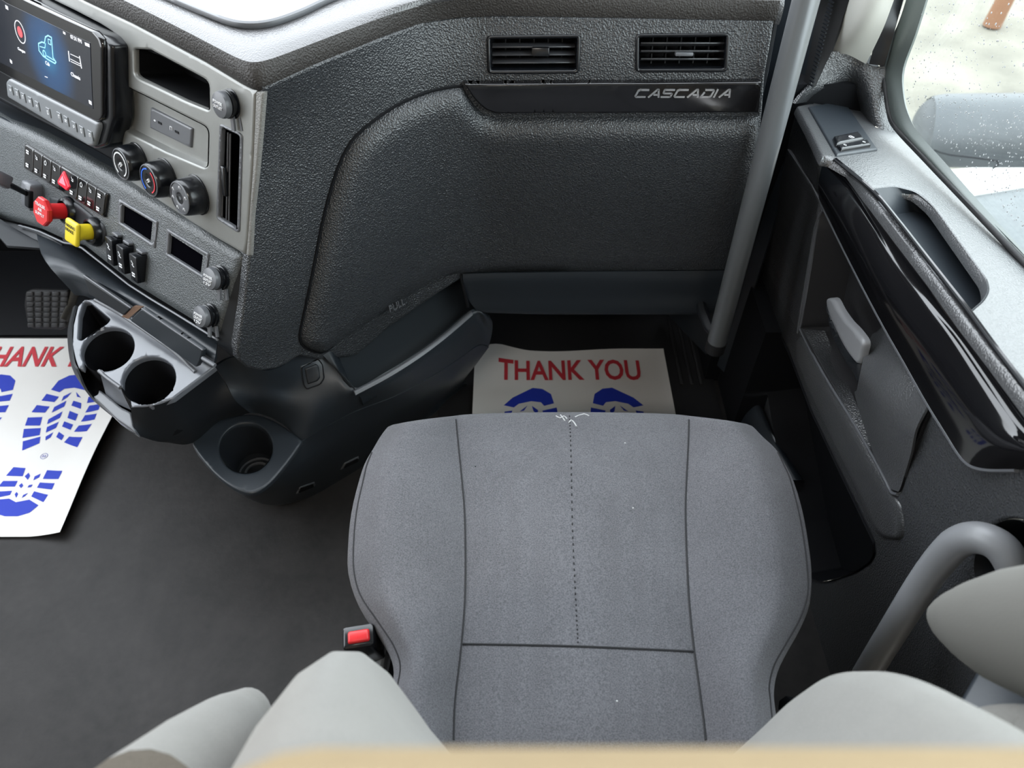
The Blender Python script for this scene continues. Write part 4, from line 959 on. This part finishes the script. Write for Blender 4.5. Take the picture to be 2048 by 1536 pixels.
# grab pole
gp = thing('grab_pole', 'grey vertical steel grab pole between the dash end and passenger door', 'pole', Vector((.36, .93, .3)))
pb = px(1432, 690, .358); pt = px(1612, 0, .358); dr = (pt - pb); 
bm = bmesh.new(); tube(bm, [pb + Vector((-.0, .0, -.004)), pb + dr*.3, pb + dr*.6, pb + dr, pb + dr*1.75], .0165, 20, 3); mk('pole_tube', bm, M_STEEL, gp, 60)
bm = bmesh.new(); tube(bm, [pb + Vector((0, .0, -.012)), pb + Vector((0, 0, .01))], .0175, 16, 1); mk('pole_foot', bm, M_RUBBER, gp, 40)
bm = bmesh.new(); tube(bm, [pb + Vector((0, 0, .02)), pb + Vector((-.02, .05, .03)), pb + Vector((-.02, .3, .05))], .009, 8, 3); mk('mounting_bracket', bm, M_DARK, gp)
bm = bmesh.new(); q = pb + dr*1.72; tube(bm, [q, q + Vector((0, .12, .06))], .0165, 12, 1); mk('upper_bracket', bm, M_STEEL, gp)

# ================================================= passenger door
door = thing('passenger_door', 'charcoal passenger door with glossy armrest, speaker grille and rain-spotted window', 'door', Vector((.52, .6, .1)))
PL = PlaneS(px(1600, 205, .46), px(2048, 700, .47), px(2048, 550, .56))
PD = PlaneS(px(1600, 205, .455), px(2048, 940, .46), px(1745, 1110, .50))
pocket = [(1524, 590), (1532, 612), (1575, 705), (1620, 822), (1680, 950), (1745, 1085), (1746, 1110), (1738, 1124), (1712, 1142), (1675, 1156), (1640, 1164), (1605, 1150), (1580, 1050), (1545, 850), (1520, 700), (1516, 620)]
hrec = sm([(1645, 408), (1637, 455), (1612, 600), (1604, 648), (1604, 664), (1640, 735), (1700, 835), (1752, 930), (1778, 978), (1790, 987), (1800, 978), (1815, 930), (1845, 850), (1868, 790), (1830, 740), (1760, 620), (1690, 495)], 3)
oval = ell(2010, 1115, 58, 80, 25, 30)
outl = [(1590, 214), (1640, 328), (1641, 402), (1700, 512), (1760, 628), (1850, 785), (1925, 900), (1970, 922), (2110, 925), (2300, 925), (2300, 1700), (1480, 1700), (1560, 1300), (1570, 1180), (1530, 900), (1500, 700), (1508, 560), (1540, 420), (1560, 330)]
panel('door_panel', PD, outl, holes=[rr(pocket, 5), hrec, oval], t=.006, r=7, off=-.006, back=.01, mat=M_DOOR, parent=door, res=22)
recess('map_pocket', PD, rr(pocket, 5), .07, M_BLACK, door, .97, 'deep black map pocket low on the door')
recess('handle_recess', PD, hrec, .055, mat('recess_grain', (.022, .022, .024), .5, .3, 420), door, .93)
recess('grip_recess', PD, oval, .04, M_DARK, door, .85)
# bevel along the lower edge of the recess
patch('recess_floor_slope', [[PD.pt(1604, 658, .001), PD.pt(1650, 740, .001), PD.pt(1705, 838, .001), PD.pt(1776, 976, .001)], [PD.pt(1650, 662, -.028), PD.pt(1680, 735, -.028), PD.pt(1716, 815, -.012), PD.pt(1778, 972, -.003)]], M_DOOR, door, k=5, thick=.002)
bm = bmesh.new(); tube(bm, [PD.pt(x, y, .001) for x, y in [(1641, 412), (1626, 500), (1604, 640), (1603, 664), (1650, 752), (1710, 850), (1765, 950), (1782, 984), (1795, 989)]], .0022, 8, 4); mk('recess_edge_highlight', bm, M_SATIN, door)  # pale tube paints the highlight round the recess
patch('pull_grip_block', [[PD.pt(1745, 668, -.040), PD.pt(1790, 650, -.042), PD.pt(1862, 755, -.02)], [PD.pt(1732, 692, -.012), PD.pt(1788, 722, -.004), PD.pt(1858, 802, .002)], [PD.pt(1722, 738, .016), PD.pt(1766, 790, .020), PD.pt(1832, 858, .012)], [PD.pt(1714, 778, .012), PD.pt(1758, 845, .016), PD.pt(1822, 905, .008)], [PD.pt(1712, 800, .0), PD.pt(1752, 900, .003), PD.pt(1806, 960, .001)], [PD.pt(1760, 950, .0), PD.pt(1778, 975, .0), PD.pt(1798, 984, .0)]], M_LEDGE, door, k=5, thick=.003)
hd = panel('inner_handle', PD.moved(.004), sm([(1651, 599), (1664, 598), (1676, 620), (1692, 643), (1708, 660), (1724, 684), (1721, 706), (1715, 728), (1700, 714), (1684, 690), (1667, 655), (1653, 620)], 3), t=.005, r=4, back=.006, mat=mat('light_grey_lever_plastic', (.22, .225, .235), .3), parent=door, res=7, label='grey inner door release handle')
panel('handle_underside_shade', PD.moved(-.010), sm([(1650, 604), (1660, 640), (1682, 690), (1704, 722), (1716, 728), (1713, 772), (1706, 752), (1680, 712), (1660, 668), (1650, 625)], 3), t=.006, r=4, back=.012, mat=M_DARK, parent=hd, res=7)  # dark tone paints the shaded underside of the same grey handle
M_GRILLE = mat('perforated_speaker_mesh', (.040, .041, .044), .32, 1.0, 300, 1.0, kind='weave', bd=.0015)
panel('speaker_grille', PD, [(1577, 300), (1640, 403), (1630, 455), (1605, 600), (1595, 664), (1560, 600), (1524, 520), (1530, 480), (1566, 330)], t=.003, r=3, off=.001, mat=M_GRILLE, parent=door, res=10, label='perforated black speaker grille')
bm = bmesh.new(); tube(bm, [PD.pt(x, y, .003) for x, y in [(1577, 300), (1641, 404), (1630, 455), (1606, 600), (1595, 666)]], .0018, 6, 3); mk('grille_edge', bm, M_SATIN, door)
lower_tr = [(1598, 672), (1640, 745), (1705, 858), (1770, 975), (1795, 1010), (1802, 1070), (1780, 1080), (1745, 1060), (1700, 960), (1640, 835), (1590, 720)]
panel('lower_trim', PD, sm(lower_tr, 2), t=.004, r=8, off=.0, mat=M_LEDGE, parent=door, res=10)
# armrest ledge
lpk = rr([(1745, 378), (1788, 373), (1832, 384), (1865, 412), (1972, 560), (1976, 582), (1966, 600), (1938, 624)], [3, 10, 14, 14, 12, 8, 10, 2])
ledge = [(1592, 210), (1628, 202), (1690, 192), (1708, 203), (1752, 250), (1802, 262), (1848, 306), (1922, 382), (2082, 545), (2200, 665), (2300, 1000), (2130, 898), (2048, 790), (1985, 708), (1928, 636), (1868, 554), (1800, 468), (1732, 381), (1700, 338), (1664, 318), (1645, 314), (1618, 258)]
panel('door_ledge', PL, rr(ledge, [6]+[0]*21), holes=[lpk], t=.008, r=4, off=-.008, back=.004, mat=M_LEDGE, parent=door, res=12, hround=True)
recess('ledge_pocket', PL, lpk, .05, M_SMOOTH, door, .93, 'dark open tray in the door ledge', dirn=Vector((-.75, 0, .66)), lift=0)
bm = bmesh.new(); tube(bm, [PL.pt(x, y, .0) for x, y in [(1741, 380), (1805, 460), (1873, 548), (1936, 627)]], .0022, 6, 3); mk('tray_edge_highlight', bm, M_WHITEP, door)  # pale tube paints the lit inner rim of the pocket
R0 = [px(x, y, .456) for x, y in [(1638, 400), (1700, 525), (1760, 640), (1808, 725), (1850, 800), (1890, 865), (1925, 918), (1960, 937), (2030, 939), (2110, 940)]]
R1 = [px(x, y, .440) for x, y in [(1637, 365), (1696, 455), (1762, 570), (1815, 655), (1862, 730), (1908, 795), (1952, 850), (1995, 885), (2060, 905), (2130, 930)]]
R2 = [px(x, y, .445) for x, y in [(1645, 328), (1690, 376), (1736, 450), (1794, 550), (1850, 622), (1901, 686), (1955, 765), (2009, 844), (2048, 887), (2110, 960)]]
R2b = [px(x, y, .452) for x, y in [(1653, 322), (1702, 372), (1756, 448), (1818, 536), (1878, 612), (1932, 680), (1984, 752), (2038, 824), (2078, 872), (2140, 950)]]
R3 = [PL.pt(x, y, .004) for x, y in [(1668, 320), (1745, 384), (1788, 434), (1850, 514), (1909, 590), (1940, 630), (1992, 702), (2054, 784), (2090, 842), (2160, 935)]]
patch('armrest_trim', [R0, R1, R2, R2b, R3], M_GLOSS, door, k=5, thick=.004, label='glossy black armrest trim', smooth=80)
bm = bmesh.new(); tube(bm, [p + Vector((.002, 0, -.001)) for p in R0[:9]], .0028, 6, 3); mk('trim_edge_highlight', bm, M_SATIN, door)  # paler tube paints the lit bevel below the glossy trim
bm = bmesh.new(); tube(bm, [p + Vector((0, 0, .0005)) for p in R3], .0016, 6, 3); mk('trim_gap', bm, M_BLACK, door)
# window switch pod
sw = panel('window_switch_plate', PL, rr([(1617, 212), (1688, 200), (1757, 298), (1674, 310)], 2), t=.003, r=2, off=.0, mat=M_SMOOTH, parent=door, res=12, label='flat plate with window and lock switches')
SP = PL.moved(.003); PLb = PL.moved(.004)
panel('window_switch', SP, rr([(1668, 270), (1717, 260), (1732, 276), (1674, 287)], 2), t=.006, r=3, mat=M_BLK, parent=sw, res=7)
panel('lock_switch', SP, rr([(1676, 288), (1735, 277), (1744, 288), (1684, 297)], 1.5), t=.005, r=2, mat=M_BLK, parent=sw, res=7)
Ms = frame(PL.pt(1702, 274, .0095), PL.n, PL.pt(1735, 277) - PL.pt(1676, 288)); icn = bmesh.new()
stroke(icn, Ms, [(-.004, -.003), (-.004, .001), (-.001, .003), (.004, .003), (.004, -.003), (-.004, -.003)], .0006); stroke(icn, Ms, [(-.004, 0), (.004, 0)], .0005)
for qx, qy in ((1690, 290), (1728, 284)):
    x, y = local(Ms, qx, qy); stroke(icn, Ms, [(x + .002*math.cos(a), y + .002*math.sin(a)) for a in (0, 1, 2, 3, 4, 5, 6.28)], .0005)
mk('switch_symbols', icn, M_WHITEINK, sw, 0)
# mirror corner
MC = [[px(1655, 104, .49), px(1685, 103, .512), px(1712, 102, .532), px(1740, 130, .553), px(1770, 133, .572)],
      [px(1642, 132, .484), px(1674, 140, .510), px(1706, 150, .536), px(1742, 180, .556), px(1774, 180, .578)],
      [px(1618, 172, .468), px(1660, 178, .506), px(1700, 184, .548), px(1744, 222, .560), px(1782, 228, .588)],
      [PL.pt(1590, 208), PL.pt(1645, 199), PL.pt(1694, 194), PL.pt(1747, 250), PL.pt(1804, 268)]]
patch('mirror_corner_trim', MC, M_DOOR, door, k=5, thick=.006, label='black grained upright corner trim under the pillar')
# handle loop on the door
gh = bmesh.new(); tube(gh, [px(1730, 1352, .44), px(1790, 1255, .44), px(1850, 1160, .44), px(1895, 1103, .44), px(1925, 1080, .442), px(1962, 1076, .448), px(2002, 1095, .458), px(2030, 1140, .47), px(2040, 1190, .49)], .0155, 20, 5)
mk('grab_handle', gh, mat('light_satin_handle', (.20, .205, .215), .38), door, 60, label='curved satin grey grab handle')
# glass, seals, frame
WX = .585
PW = PlaneS(Vector((WX, 0, .7)), Vector((WX, 1, .7)), Vector((WX+.03, 0, 1.6)))
mg = bpy.data.materials.new('rain_spotted_glass'); mg.use_nodes = True; n_ = mg.node_tree.nodes; l_ = mg.node_tree.links; n_.remove(n_['Principled BSDF'])
tr = n_.new('ShaderNodeBsdfTransparent'); tr.inputs[0].default_value = (.93, .96, .95, 1); gs = n_.new('ShaderNodeBsdfGlossy'); gs.inputs['Roughness'].default_value = .02; fz = n_.new('ShaderNodeMixShader'); fz.inputs[0].default_value = .06
l_.new(tr.outputs[0], fz.inputs[1]); l_.new(gs.outputs[0], fz.inputs[2]); l_.new(fz.outputs[0], n_['Material Output'].inputs['Surface'])
bm = bmesh.new(); q = [Vector((WX-.002, -.10, .66)), Vector((WX-.002, 1.28, .66)), Vector((WX+.03, 1.10, 1.62)), Vector((WX+.03, -.10, 1.62))]
a = [bm.verts.new(p) for p in q]; b = [bm.verts.new(p + Vector((.004, 0, 0))) for p in q]; bm.faces.new(a); bm.faces.new(b[::-1])
for i in range(4): bm.faces.new((a[i], b[i], b[(i+1) % 4], a[(i+1) % 4]))
bmesh.ops.recalc_face_normals(bm, faces=bm.faces); mk('window_glass', bm, mg, door, 0)
mw = mat('water_droplet', (.75, .78, .80), .08, 0, 100, .8)
mw.node_tree.nodes['Principled BSDF'].inputs['Transmission Weight'].default_value = .6
bm = bmesh.new()
cnt = 0
while cnt < 650:
    x, y = random.uniform(1770, 2048), random.uniform(0, 560)
    if y > 140 and x < 1800 + (y-200) * .95: continue
    if random.random() < .55 and y < 190: continue
    p = PW.pt(x, y, .004); rd = random.choice([.0006, .0008, .0010, .0013]) ; lathe(bm, frame(p, PW.n), [(rd, 0), (rd*.8, rd*.35), (0, rd*.5)], 6); cnt += 1
dp = mk('rain_droplets', bm, mw, door, 60); dp['kind'] = 'stuff'
fr1 = [(1835, -80), (1812, 0), (1795, 50), (1765, 120), (1771, 170), (1779, 225), (1794, 256), (1850, 315), (1920, 388), (2028, 500), (2130, 610), (2300, 800)]
fr2 = [(1875, -80), (1852, 0), (1830, 70), (1806, 137), (1806, 185), (1815, 225), (1836, 265), (1890, 325), (1960, 405), (2048, 502), (2150, 620), (2320, 815)]
A_ = [PW.pt(x, y, .012) for x, y in fr1]; B_ = [PW.pt(x, y, .004) for x, y in fr2]; C_ = [(p+q)/2 + Vector((-.004, 0, 0)) for p, q in zip(A_, B_)]
patch('glass_channel', [A_, C_, B_], mat('grey_green_glass_seal', (.09, .105, .10), .35, .1, 400), door, k=4, thick=.004)
bm = bmesh.new(); tube(bm, [PW.pt(x, y, .012) for x, y in [(1811, -30), (1790, 40), (1765, 122), (1770, 170), (1778, 225), (1792, 256), (1850, 318), (1920, 391), (2026, 502), (2130, 612), (2300, 802)]], .0038, 8, 4); mk('window_seal', bm, M_RUBBER, door)
patch('window_frame', [[px(1790, -90, .55), px(1770, 0, .548), px(1756, 60, .549), px(1738, 128, .55)], [px(1830, -90, .575), px(1806, 0, .575), px(1790, 60, .572), px(1768, 132, .568)]], M_BLK, door, k=4, thick=.008)
# body pillar outside the door
pil = patch('trim_1', [[px(1735, -110, .50), px(1697, 0, .50), px(1676, 60, .50), px(1655, 112, .50)], [px(1780, -110, .512), px(1742, 0, .512), px(1716, 60, .512), px(1690, 108, .514)], [px(1830, -110, .54), px(1788, 0, .54), px(1765, 60, .54), px(1732, 128, .545)]], M_PILLAR, None, k=5, thick=.01)
struct(pil)
ws = patch('trim_2', [[px(1680, -90, .47), px(1642, 0, .47), px(1622, 90, .468), px(1604, 185, .463)], [px(1705, -90, .485), px(1668, 0, .485), px(1642, 90, .478), px(1615, 185, .468)], [px(1738, -90, .50), px(1698, 0, .50), px(1665, 95, .492), px(1632, 172, .48)]], M_RUBBER, None, k=4, thick=.008); struct(ws)
tb = bmesh.new()
for i in range(26):
    f = i/25; y = -20 + f*190; x = 1668 - f*46; p = px(x, y, .4815 - f*.012); box(tb, frame(p, Vector((-1, -.4, .1))), .010, .002, .003)
o = mk('trim_3', tb, M_DARK, None, 0); struct(o)
# dark A-pillar side between dash end and door
wp = patch('trim_4', [[Vector((.36, 1.35, .98)), Vector((.42, 1.33, .98)), Vector((.50, 1.28, .98))], [Vector((.36, 1.32, .60)), Vector((.42, 1.22, .60)), Vector((.475, 1.12, .60))], [Vector((.36, 1.32, .05)), Vector((.42, 1.2, .05)), Vector((.475, 1.1, .05))]], M_SMOOTH, None, k=4); struct(wp)
wp2 = patch('trim_5', [[Vector((.40, 1.42, 1.5)), Vector((.47, 1.36, 1.5)), Vector((.52, 1.3, 1.5))], [Vector((.38, 1.40, .95)), Vector((.45, 1.35, .95)), Vector((.50, 1.3, .95))]], M_GRAIN, None, k=4); struct(wp2)

# ================================================= passenger seat
seat = thing('passenger_seat', 'grey fabric truck passenger seat with dark seams seen from above its back', 'seat', Vector((.08, .3, 0)))
ZC = .50
Lx = [(1480, 800), (1440, 789), (1400, 783), (1370, 787), (1330, 792), (1290, 778), (1240, 745), (1190, 712), (1140, 699), (1080, 699), (1020, 705), (960, 718), (930, 725), (905, 735), (885, 747), (868, 752), (850, 775)]
Rx = [(1480, 1560), (1440, 1552), (1400, 1548), (1370, 1546), (1330, 1556), (1290, 1578), (1240, 1606), (1190, 1622), (1140, 1622), (1080, 1615), (1020, 1604), (960, 1588), (930, 1575), (905, 1563), (885, 1550), (868, 1536), (850, 1505)]
Ls = [(1480, 907), (1400, 910), (1300, 922), (1200, 930), (1100, 931), (1020, 929), (960, 924), (920, 920), (880, 916), (840, 912)]
Rs = [(1480, 1412), (1400, 1402), (1300, 1388), (1200, 1378), (1100, 1373), (1020, 1371), (960, 1373), (920, 1375), (880, 1377), (840, 1378)]
def ip(T, y):
    T = sorted(T); ys = [t[0] for t in T]; xs = [t[1] for t in T]; return float(np.interp(y, ys, xs))
prof_u = [0, .04, .12, .25, .40, .52, .62, .75, .88, .96, 1]
rowsY = [1620, 1550, 1500, 1460, 1420, 1380, 1340, 1300, 1250, 1200, 1140, 1080, 1020, 960, 915, 885, 862, 842]
rows = []
def zadd(side, f):   # f: 0 at seam, 1 at outer edge
    return .030 * math.sin(min(1, f*1.25) * math.pi * .60) - .035 * max(0, f - .72) ** 1.3 * 4
for y in rowsY:
    yy = max(850, min(1480, y)); dpx = 0
    l, r_, a_, b_ = ip(Lx, yy), ip(Rx, yy), ip(Ls, yy), ip(Rs, yy); row = []
    fb = min(1, max(0, (yy - 850) / 120)); zc = ZC - .012 * (1 - fb) ** 2
    Yw = pz(1160, y, zc).y
    def W(xp, zz): # same row depth, sideways from the pixel column
        yb = y + 14 * (abs(xp - 1150) / 390) ** 2.6 * max(0, min(1, (1000 - y) / 150)); d = ray(xp, yb); k = (zz - CAM.z) / d.z; return CAM + d * k
    for f in (1, .96, .88, .75, .6, .4, .22, .08, 0.0): row.append(W(a_ + (l - a_) * f, zc + zadd(0, f)))
    for f in (.04, .15, .35, .5, .65, .85, .96): row.append(W(a_ + (b_ - a_) * f, zc + .010 * math.sin(math.pi*f) ** .5 - .002))
    for f in (0.0, .08, .22, .4, .6, .75, .88, .96, 1): row.append(W(b_ + (r_ - b_) * f, zc + zadd(0, f)))
    rows.append(row)
lastr = rows[-1]; n_c = len(lastr)
bowf = lambda j: 1 - (2*j/(n_c-1) - 1) ** 2
r1 = [Vector((p.x + (.115*0), p.y + .013*bowf(j)**.3 + .006*bowf(j), p.z - .008)) for j, p in enumerate(lastr)]
r2 = [Vector((p.x*.99 + .08*.01, p.y + .022*bowf(j)**.3 + .014*bowf(j), p.z - .030)) for j, p in enumerate(lastr)]
r3 = [Vector((p.x*.97 + .08*.03, p.y + .018*bowf(j)**.3 + .014*bowf(j), p.z - .075)) for j, p in enumerate(lastr)]
rows += [r1, r2, r3]
# side skirts: extra columns
for r_ in rows:
    a0, b0 = r_[0], r_[-1]
    r_[:0] = [Vector((a0.x + .018, a0.y, a0.z - .080)), Vector((a0.x + .002, a0.y, a0.z - .045)), Vector((a0.x - .003, a0.y, a0.z - .014))]
    r_ += [Vector((b0.x + .003, b0.y, b0.z - .014)), Vector((b0.x - .002, b0.y, b0.z - .045)), Vector((b0.x - .018, b0.y, b0.z - .080))]
SG = gridpts(rows, 3); patch('cushion', SG, M_FABRIC, seat, dense=False, thick=.002, smooth=80)
SS = MeshS(SG)
def seam(pts, rad, name='seam', k=4, off=.0004, m=M_SEAM):
    bm = bmesh.new(); H = []
    for p in spl(V2(pts), k): l, n = SS.hit(p.x, p.y); H.append(l + n*off)
    tube(bm, H, rad, 6, 1); mk(name, bm, m, seat)
seam([(x, y) for y, x in Ls], .0011); seam([(x, y) for y, x in Rs], .0011)
seam([(923, 1288), (1040, 1290), (1160, 1293), (1280, 1298), (1389, 1303)], .0011)
bm = bmesh.new(); cl = [(1139, 832), (1141, 880), (1143, 960), (1145, 1060), (1149, 1150), (1153, 1230), (1156, 1292)]
pts_ = spl(V2(cl), 14)
for a_, b_ in zip(pts_[::2], pts_[1::2]):
    la_, na_ = SS.hit(a_.x, a_.y); lb_, nb_ = SS.hit(b_.x, b_.y); tube(bm, [la_ + na_*.0003, la_*.4 + lb_*.6 + nb_*.0003], .0008, 5, 1)
mk('centre_stitching', bm, M_SEAM, seat)
ed = lambda T, dx: [(x + dx, y) for y, x in T]
seam(ed(Lx, 9)[:14], .0009, 'edge_piping'); seam(ed(Rx, -8)[:14], .0009, 'edge_piping')
# pale scuff on the front edge
bm = bmesh.new(); M_STAIN = mat('chalky_scuff', (.42, .42, .42), .9)
for P_ in ([(1112, 832), (1120, 836), (1128, 832), (1134, 838)], [(1138, 846), (1142, 840), (1148, 845), (1153, 853)], [(1150, 834), (1168, 828), (1178, 832)], [(1121, 830), (1130, 842)]):
    H = [SS.hit(*q) for q in P_]; tube(bm, [l + n*.0002 for l, n in H], .0009, 5, 2)
for q in ((1266, 1016), (1250, 886), (1234, 1402)):
    l, n = SS.hit(*q); lathe(bm, frame(l, n), [(.0011, 0), (.0008, .0006), (0, .0008)], 6)
sc_ = mk('scuff_marks', bm, M_STAIN, seat)
bm = bmesh.new(); l, n = SS.hit(951, 933); lathe(bm, frame(l, n), [(.001, 0), (0, .0006)], 6); mk('small_hole', bm, M_BLACK, seat)
# base
bm = bmesh.new(); box(bm, Matrix.Translation((.085, .33, .30)), .38, .46, .22, bev=.03); mk('seat_frame', bm, M_DARK, seat)
bm = bmesh.new(); box(bm, Matrix.Translation((.085, .30, .10)), .34, .40, .20, bev=.02, taper=.9); mk('seat_pedestal', bm, M_BLACK, seat)
bm = bmesh.new(); tube(bm, [Vector((.22, .20, .47)), Vector((.30, .235, .46)), Vector((.31, .28, .40))], .012, 8, 3); mk('recline_bracket', bm, M_DARK, seat)
# backrest
CX = .063; rows = []
for z, hw, prot, cen in [(.44, .215, .02, .175), (.52, .225, .045, .165), (.60, .236, .068, .150), (.68, .242, .085, .135), (.74, .243, .088, .120), (.80, .236, .080, .102), (.87, .218, .062, .080), (.94, .195, .040, .055), (1.0, .165, .02, .03), (1.05, .13, .0, .0)]:
    row = []; hw *= 1.015
    for i in range(33):
        u = -1 + i / 16; bmp = math.exp(-((abs(u) - .72) / .24) ** 2) if abs(u) < .72 else math.cos(min(1, (abs(u)-.72)/.28) * math.pi/2) ** .8
        row.append(Vector((CX + hw*u, cen + prot*bmp*(1 if u < 0 else .84) - (.0 if abs(u) < .72 else .06 * ((abs(u)-.72)/.28) ** 2.5), z)))
    rows.append(row)
front = rows
full = []
for row in rows:
    z = row[0].z; back = [Vector((p.x, p.y - .0, z)) for p in []]
    bk = [Vector((CX + (row[-1].x - CX) * math.cos(t), row[0].y - .10 * math.sin(t) ** .7, z)) for t in [math.pi * k / 12 for k in range(1, 12)]]
    full.append(row + bk + [row[0].copy()])
G = []
colsn = len(full[0]); cols = [spl([full[i][j] for i in range(len(full))], 4) for j in range(colsn)]
G = [[cols[j][i] for j in range(colsn)] for i in range(len(cols[0]))]
tp = G[-1]; cc = sum(tp, Vector()) / len(tp); G.append([cc + (p - cc)*.75 + Vector((0, 0, .014)) for p in tp]); G.append([cc + (p-cc)*.02 + Vector((0, 0, .02)) for p in tp])
patch('backrest', G, M_LFAB, seat, dense=False, thick=0, smooth=80, towards=Vector((CX, 3, .8)))
# bolster seam
def bs_seam(u):
    bm = bmesh.new(); i = int((u + 1) * 16); tube(bm, [r[i] + Vector((0, .002, 0)) for r in G[:-3]], .0014, 6, 1); mk('bolster_seam', bm, M_SEAM, seat)
bs_seam(-.94); bs_seam(.94)
# folded armrests
M_AFAB = mat('grey_armrest_vinyl', (.15, .147, .135), .8, .15, 500, .3)
def arm(P, R, label, m=M_LFAB):
    bm = bmesh.new(); tube(bm, P, R, 24, 6, flat=(1, .8)); return mk('armrest', bm, m, seat, 80, label=label)
arm([pd(512, 1425, .60), pd(495, 1440, .585), pd(445, 1495, .54), pd(370, 1585, .45), pd(260, 1710, .37)], [.004, .026, .038, .046, .05], 'left armrest folded up')
arm([pd(1868, 1236, .60), pd(1880, 1238, .595), pd(1915, 1248, .575), pd(1985, 1264, .53), pd(2080, 1275, .48), pd(2220, 1290, .42)], [.004, .014, .024, .038, .047, .052], 'right armrest folded up', M_AFAB)
arm([pd(1930, 1540, .47), pd(1990, 1500, .46), pd(2070, 1500, .45), pd(2170, 1540, .42)], [.02, .03, .032, .03], 'right armrest pivot')
bm = bmesh.new(); box(bm, frame(pd(2010, 1395, .64), Vector((-.3, .3, 1))), .10, .05, .02, bev=.004); mk('arm_mount', bm, M_SMOOTH, seat)
# headrest right under the camera
bm = bmesh.new(); box(bm, Matrix.Translation((.100, -.022, 1.055)), .33, .130, .147, bev=.028, seg=6); mk('headrest', bm, M_TAN, seat, 80, label='tan headrest top, out of focus close to the lens')

# seat belt buckle and seat switches
bk = thing('seat_belt_buckle', 'black seat belt buckle with red release button left of the passenger seat', 'seat belt buckle', Vector((-.165, .32, .40)))
pt_ = pz(716, 1272, .50); Mk = frame(pt_, Vector((-.05, -.12, 1)), Vector((1, .15, 0)))
bm = bmesh.new(); box(bm, Mk @ Matrix.Translation((0, 0, -.040)), .034, .024, .082, bev=.004); mk('buckle_body', bm, M_BLK, bk)
bm = bmesh.new(); box(bm, Mk @ Matrix.Translation((.001, -.001, .001)), .025, .014, .007, bev=.002, taper=.85); mk('release_button', bm, M_REDP, bk)
bm = bmesh.new(); tube(bm, [pt_ + Vector((0, .0, -.08)), pt_ + Vector((.006, .0, -.15)), pt_ + Vector((.03, -.02, -.25))], .010, 8, 3, flat=(1, .4)); mk('buckle_strap', bm, M_DARK, bk)
bm = bmesh.new(); box(bm, frame(pz(775, 1340, .42), Vector((-1, .1, .5)), Vector((0, 1, 0))), .11, .03, .012, bev=.003); ss = mk('switch_mount', bm, M_DARK, seat)
for q in ((766, 1308), (761, 1334)):
    bm = bmesh.new(); box(bm, frame(pz(*q, .435), Vector((-.8, .1, .9)), Vector((.1, 1, 0))), .018, .016, .014, bev=.002); mk('seat_switch', bm, M_WHITEP, seat, label='light grey seat adjuster switch')
bm = bmesh.new(); tube(bm, [pz(775, 1300, .44), pz(767, 1345, .44), pz(762, 1390, .44)], .003, 6, 2); mk('switch_rail', bm, M_SATIN, seat)

# ================================================= outside the passenger window
wallbox('floor_outside_ground', (.9, -3, -1.36), (16, 16, -1.30), mat('pale_concrete_yard', (.17, .158, .13), .9, .3, 3, mott=.25, mscale=2.2, bd=.01)).name = 'ground'
GPL = PlaneS(Vector((0, 0, -1.29)), Vector((1, 0, -1.29)), Vector((0, 1, -1.29)))
asph = panel('asphalt_strip', GPL, [(1860, 395), (2048, 365), (2400, 320), (2400, 1000), (2000, 1000), (1900, 560)], t=0, r=0, off=0, back=.008, mat=mat('grey_speckled_asphalt', (.17, .18, .185), .95, .3, 60, mott=.12, mscale=40), res=60, smooth=0)
tag(asph, 'grey speckled asphalt outside the passenger window', 'asphalt')
curb = panel('concrete_curb', GPL, [(1850, 345), (2048, 325), (2400, 290), (2400, 325), (2048, 368), (1862, 398)], t=0, r=0, off=.03, back=.03, mat=mat('white_curb_concrete', (.7, .69, .66), .9), res=60, smooth=0)
tag(curb, 'white concrete strip between the asphalt and the dark fender', 'curb')
fd = thing('vehicle_fender', 'dark grey rounded vehicle fender outside the rain-spotted window', 'fender', GPL.pt(1950, 400))
A_ = pd(1850, 265, 3.6); B_ = pd(2600, 250, 3.9)
bm = bmesh.new(); tube(bm, [pd(1838, 262, 3.6), pd(1850, 262, 3.6), pd(1880, 262, 3.6), pd(2048, 262, 3.65), pd(2400, 262, 3.8), pd(2700, 262, 3.9)], [.08, .145, .17, .175, .18, .18], 28, 5); mk('fender_shell', bm, mat('weathered_black_fender', (.055, .06, .065), .45, .2, 12, mott=.1), fd)
bm = bmesh.new(); q = pd(2700, 262, 3.9); box(bm, Matrix.Translation((q.x, q.y+.1, (q.z-1.3)/2)), .5, .1, q.z+1.3); mk('fender_bracket', bm, M_DARK, fd)
bm = bmesh.new(); tube(bm, [pd(1868, 300, 3.42), pd(1900, 310, 3.42), pd(1995, 322, 3.44), pd(1985, 338, 3.46)], .004, 6, 2); mk('fender_seam', bm, M_BLACK, fd)
bm = bmesh.new(); g = GPL.pt(1983, 52); tube(bm, [g, g + Vector((.03, .02, .5)), g + Vector((.06, .04, 1.3))], [.07, .06, .06], 10, 3); tag(mk('wooden_post', bm, mat('orange_brown_wood', (.20, .10, .055), .8), None), 'orange brown post standing in the bright yard', 'post')
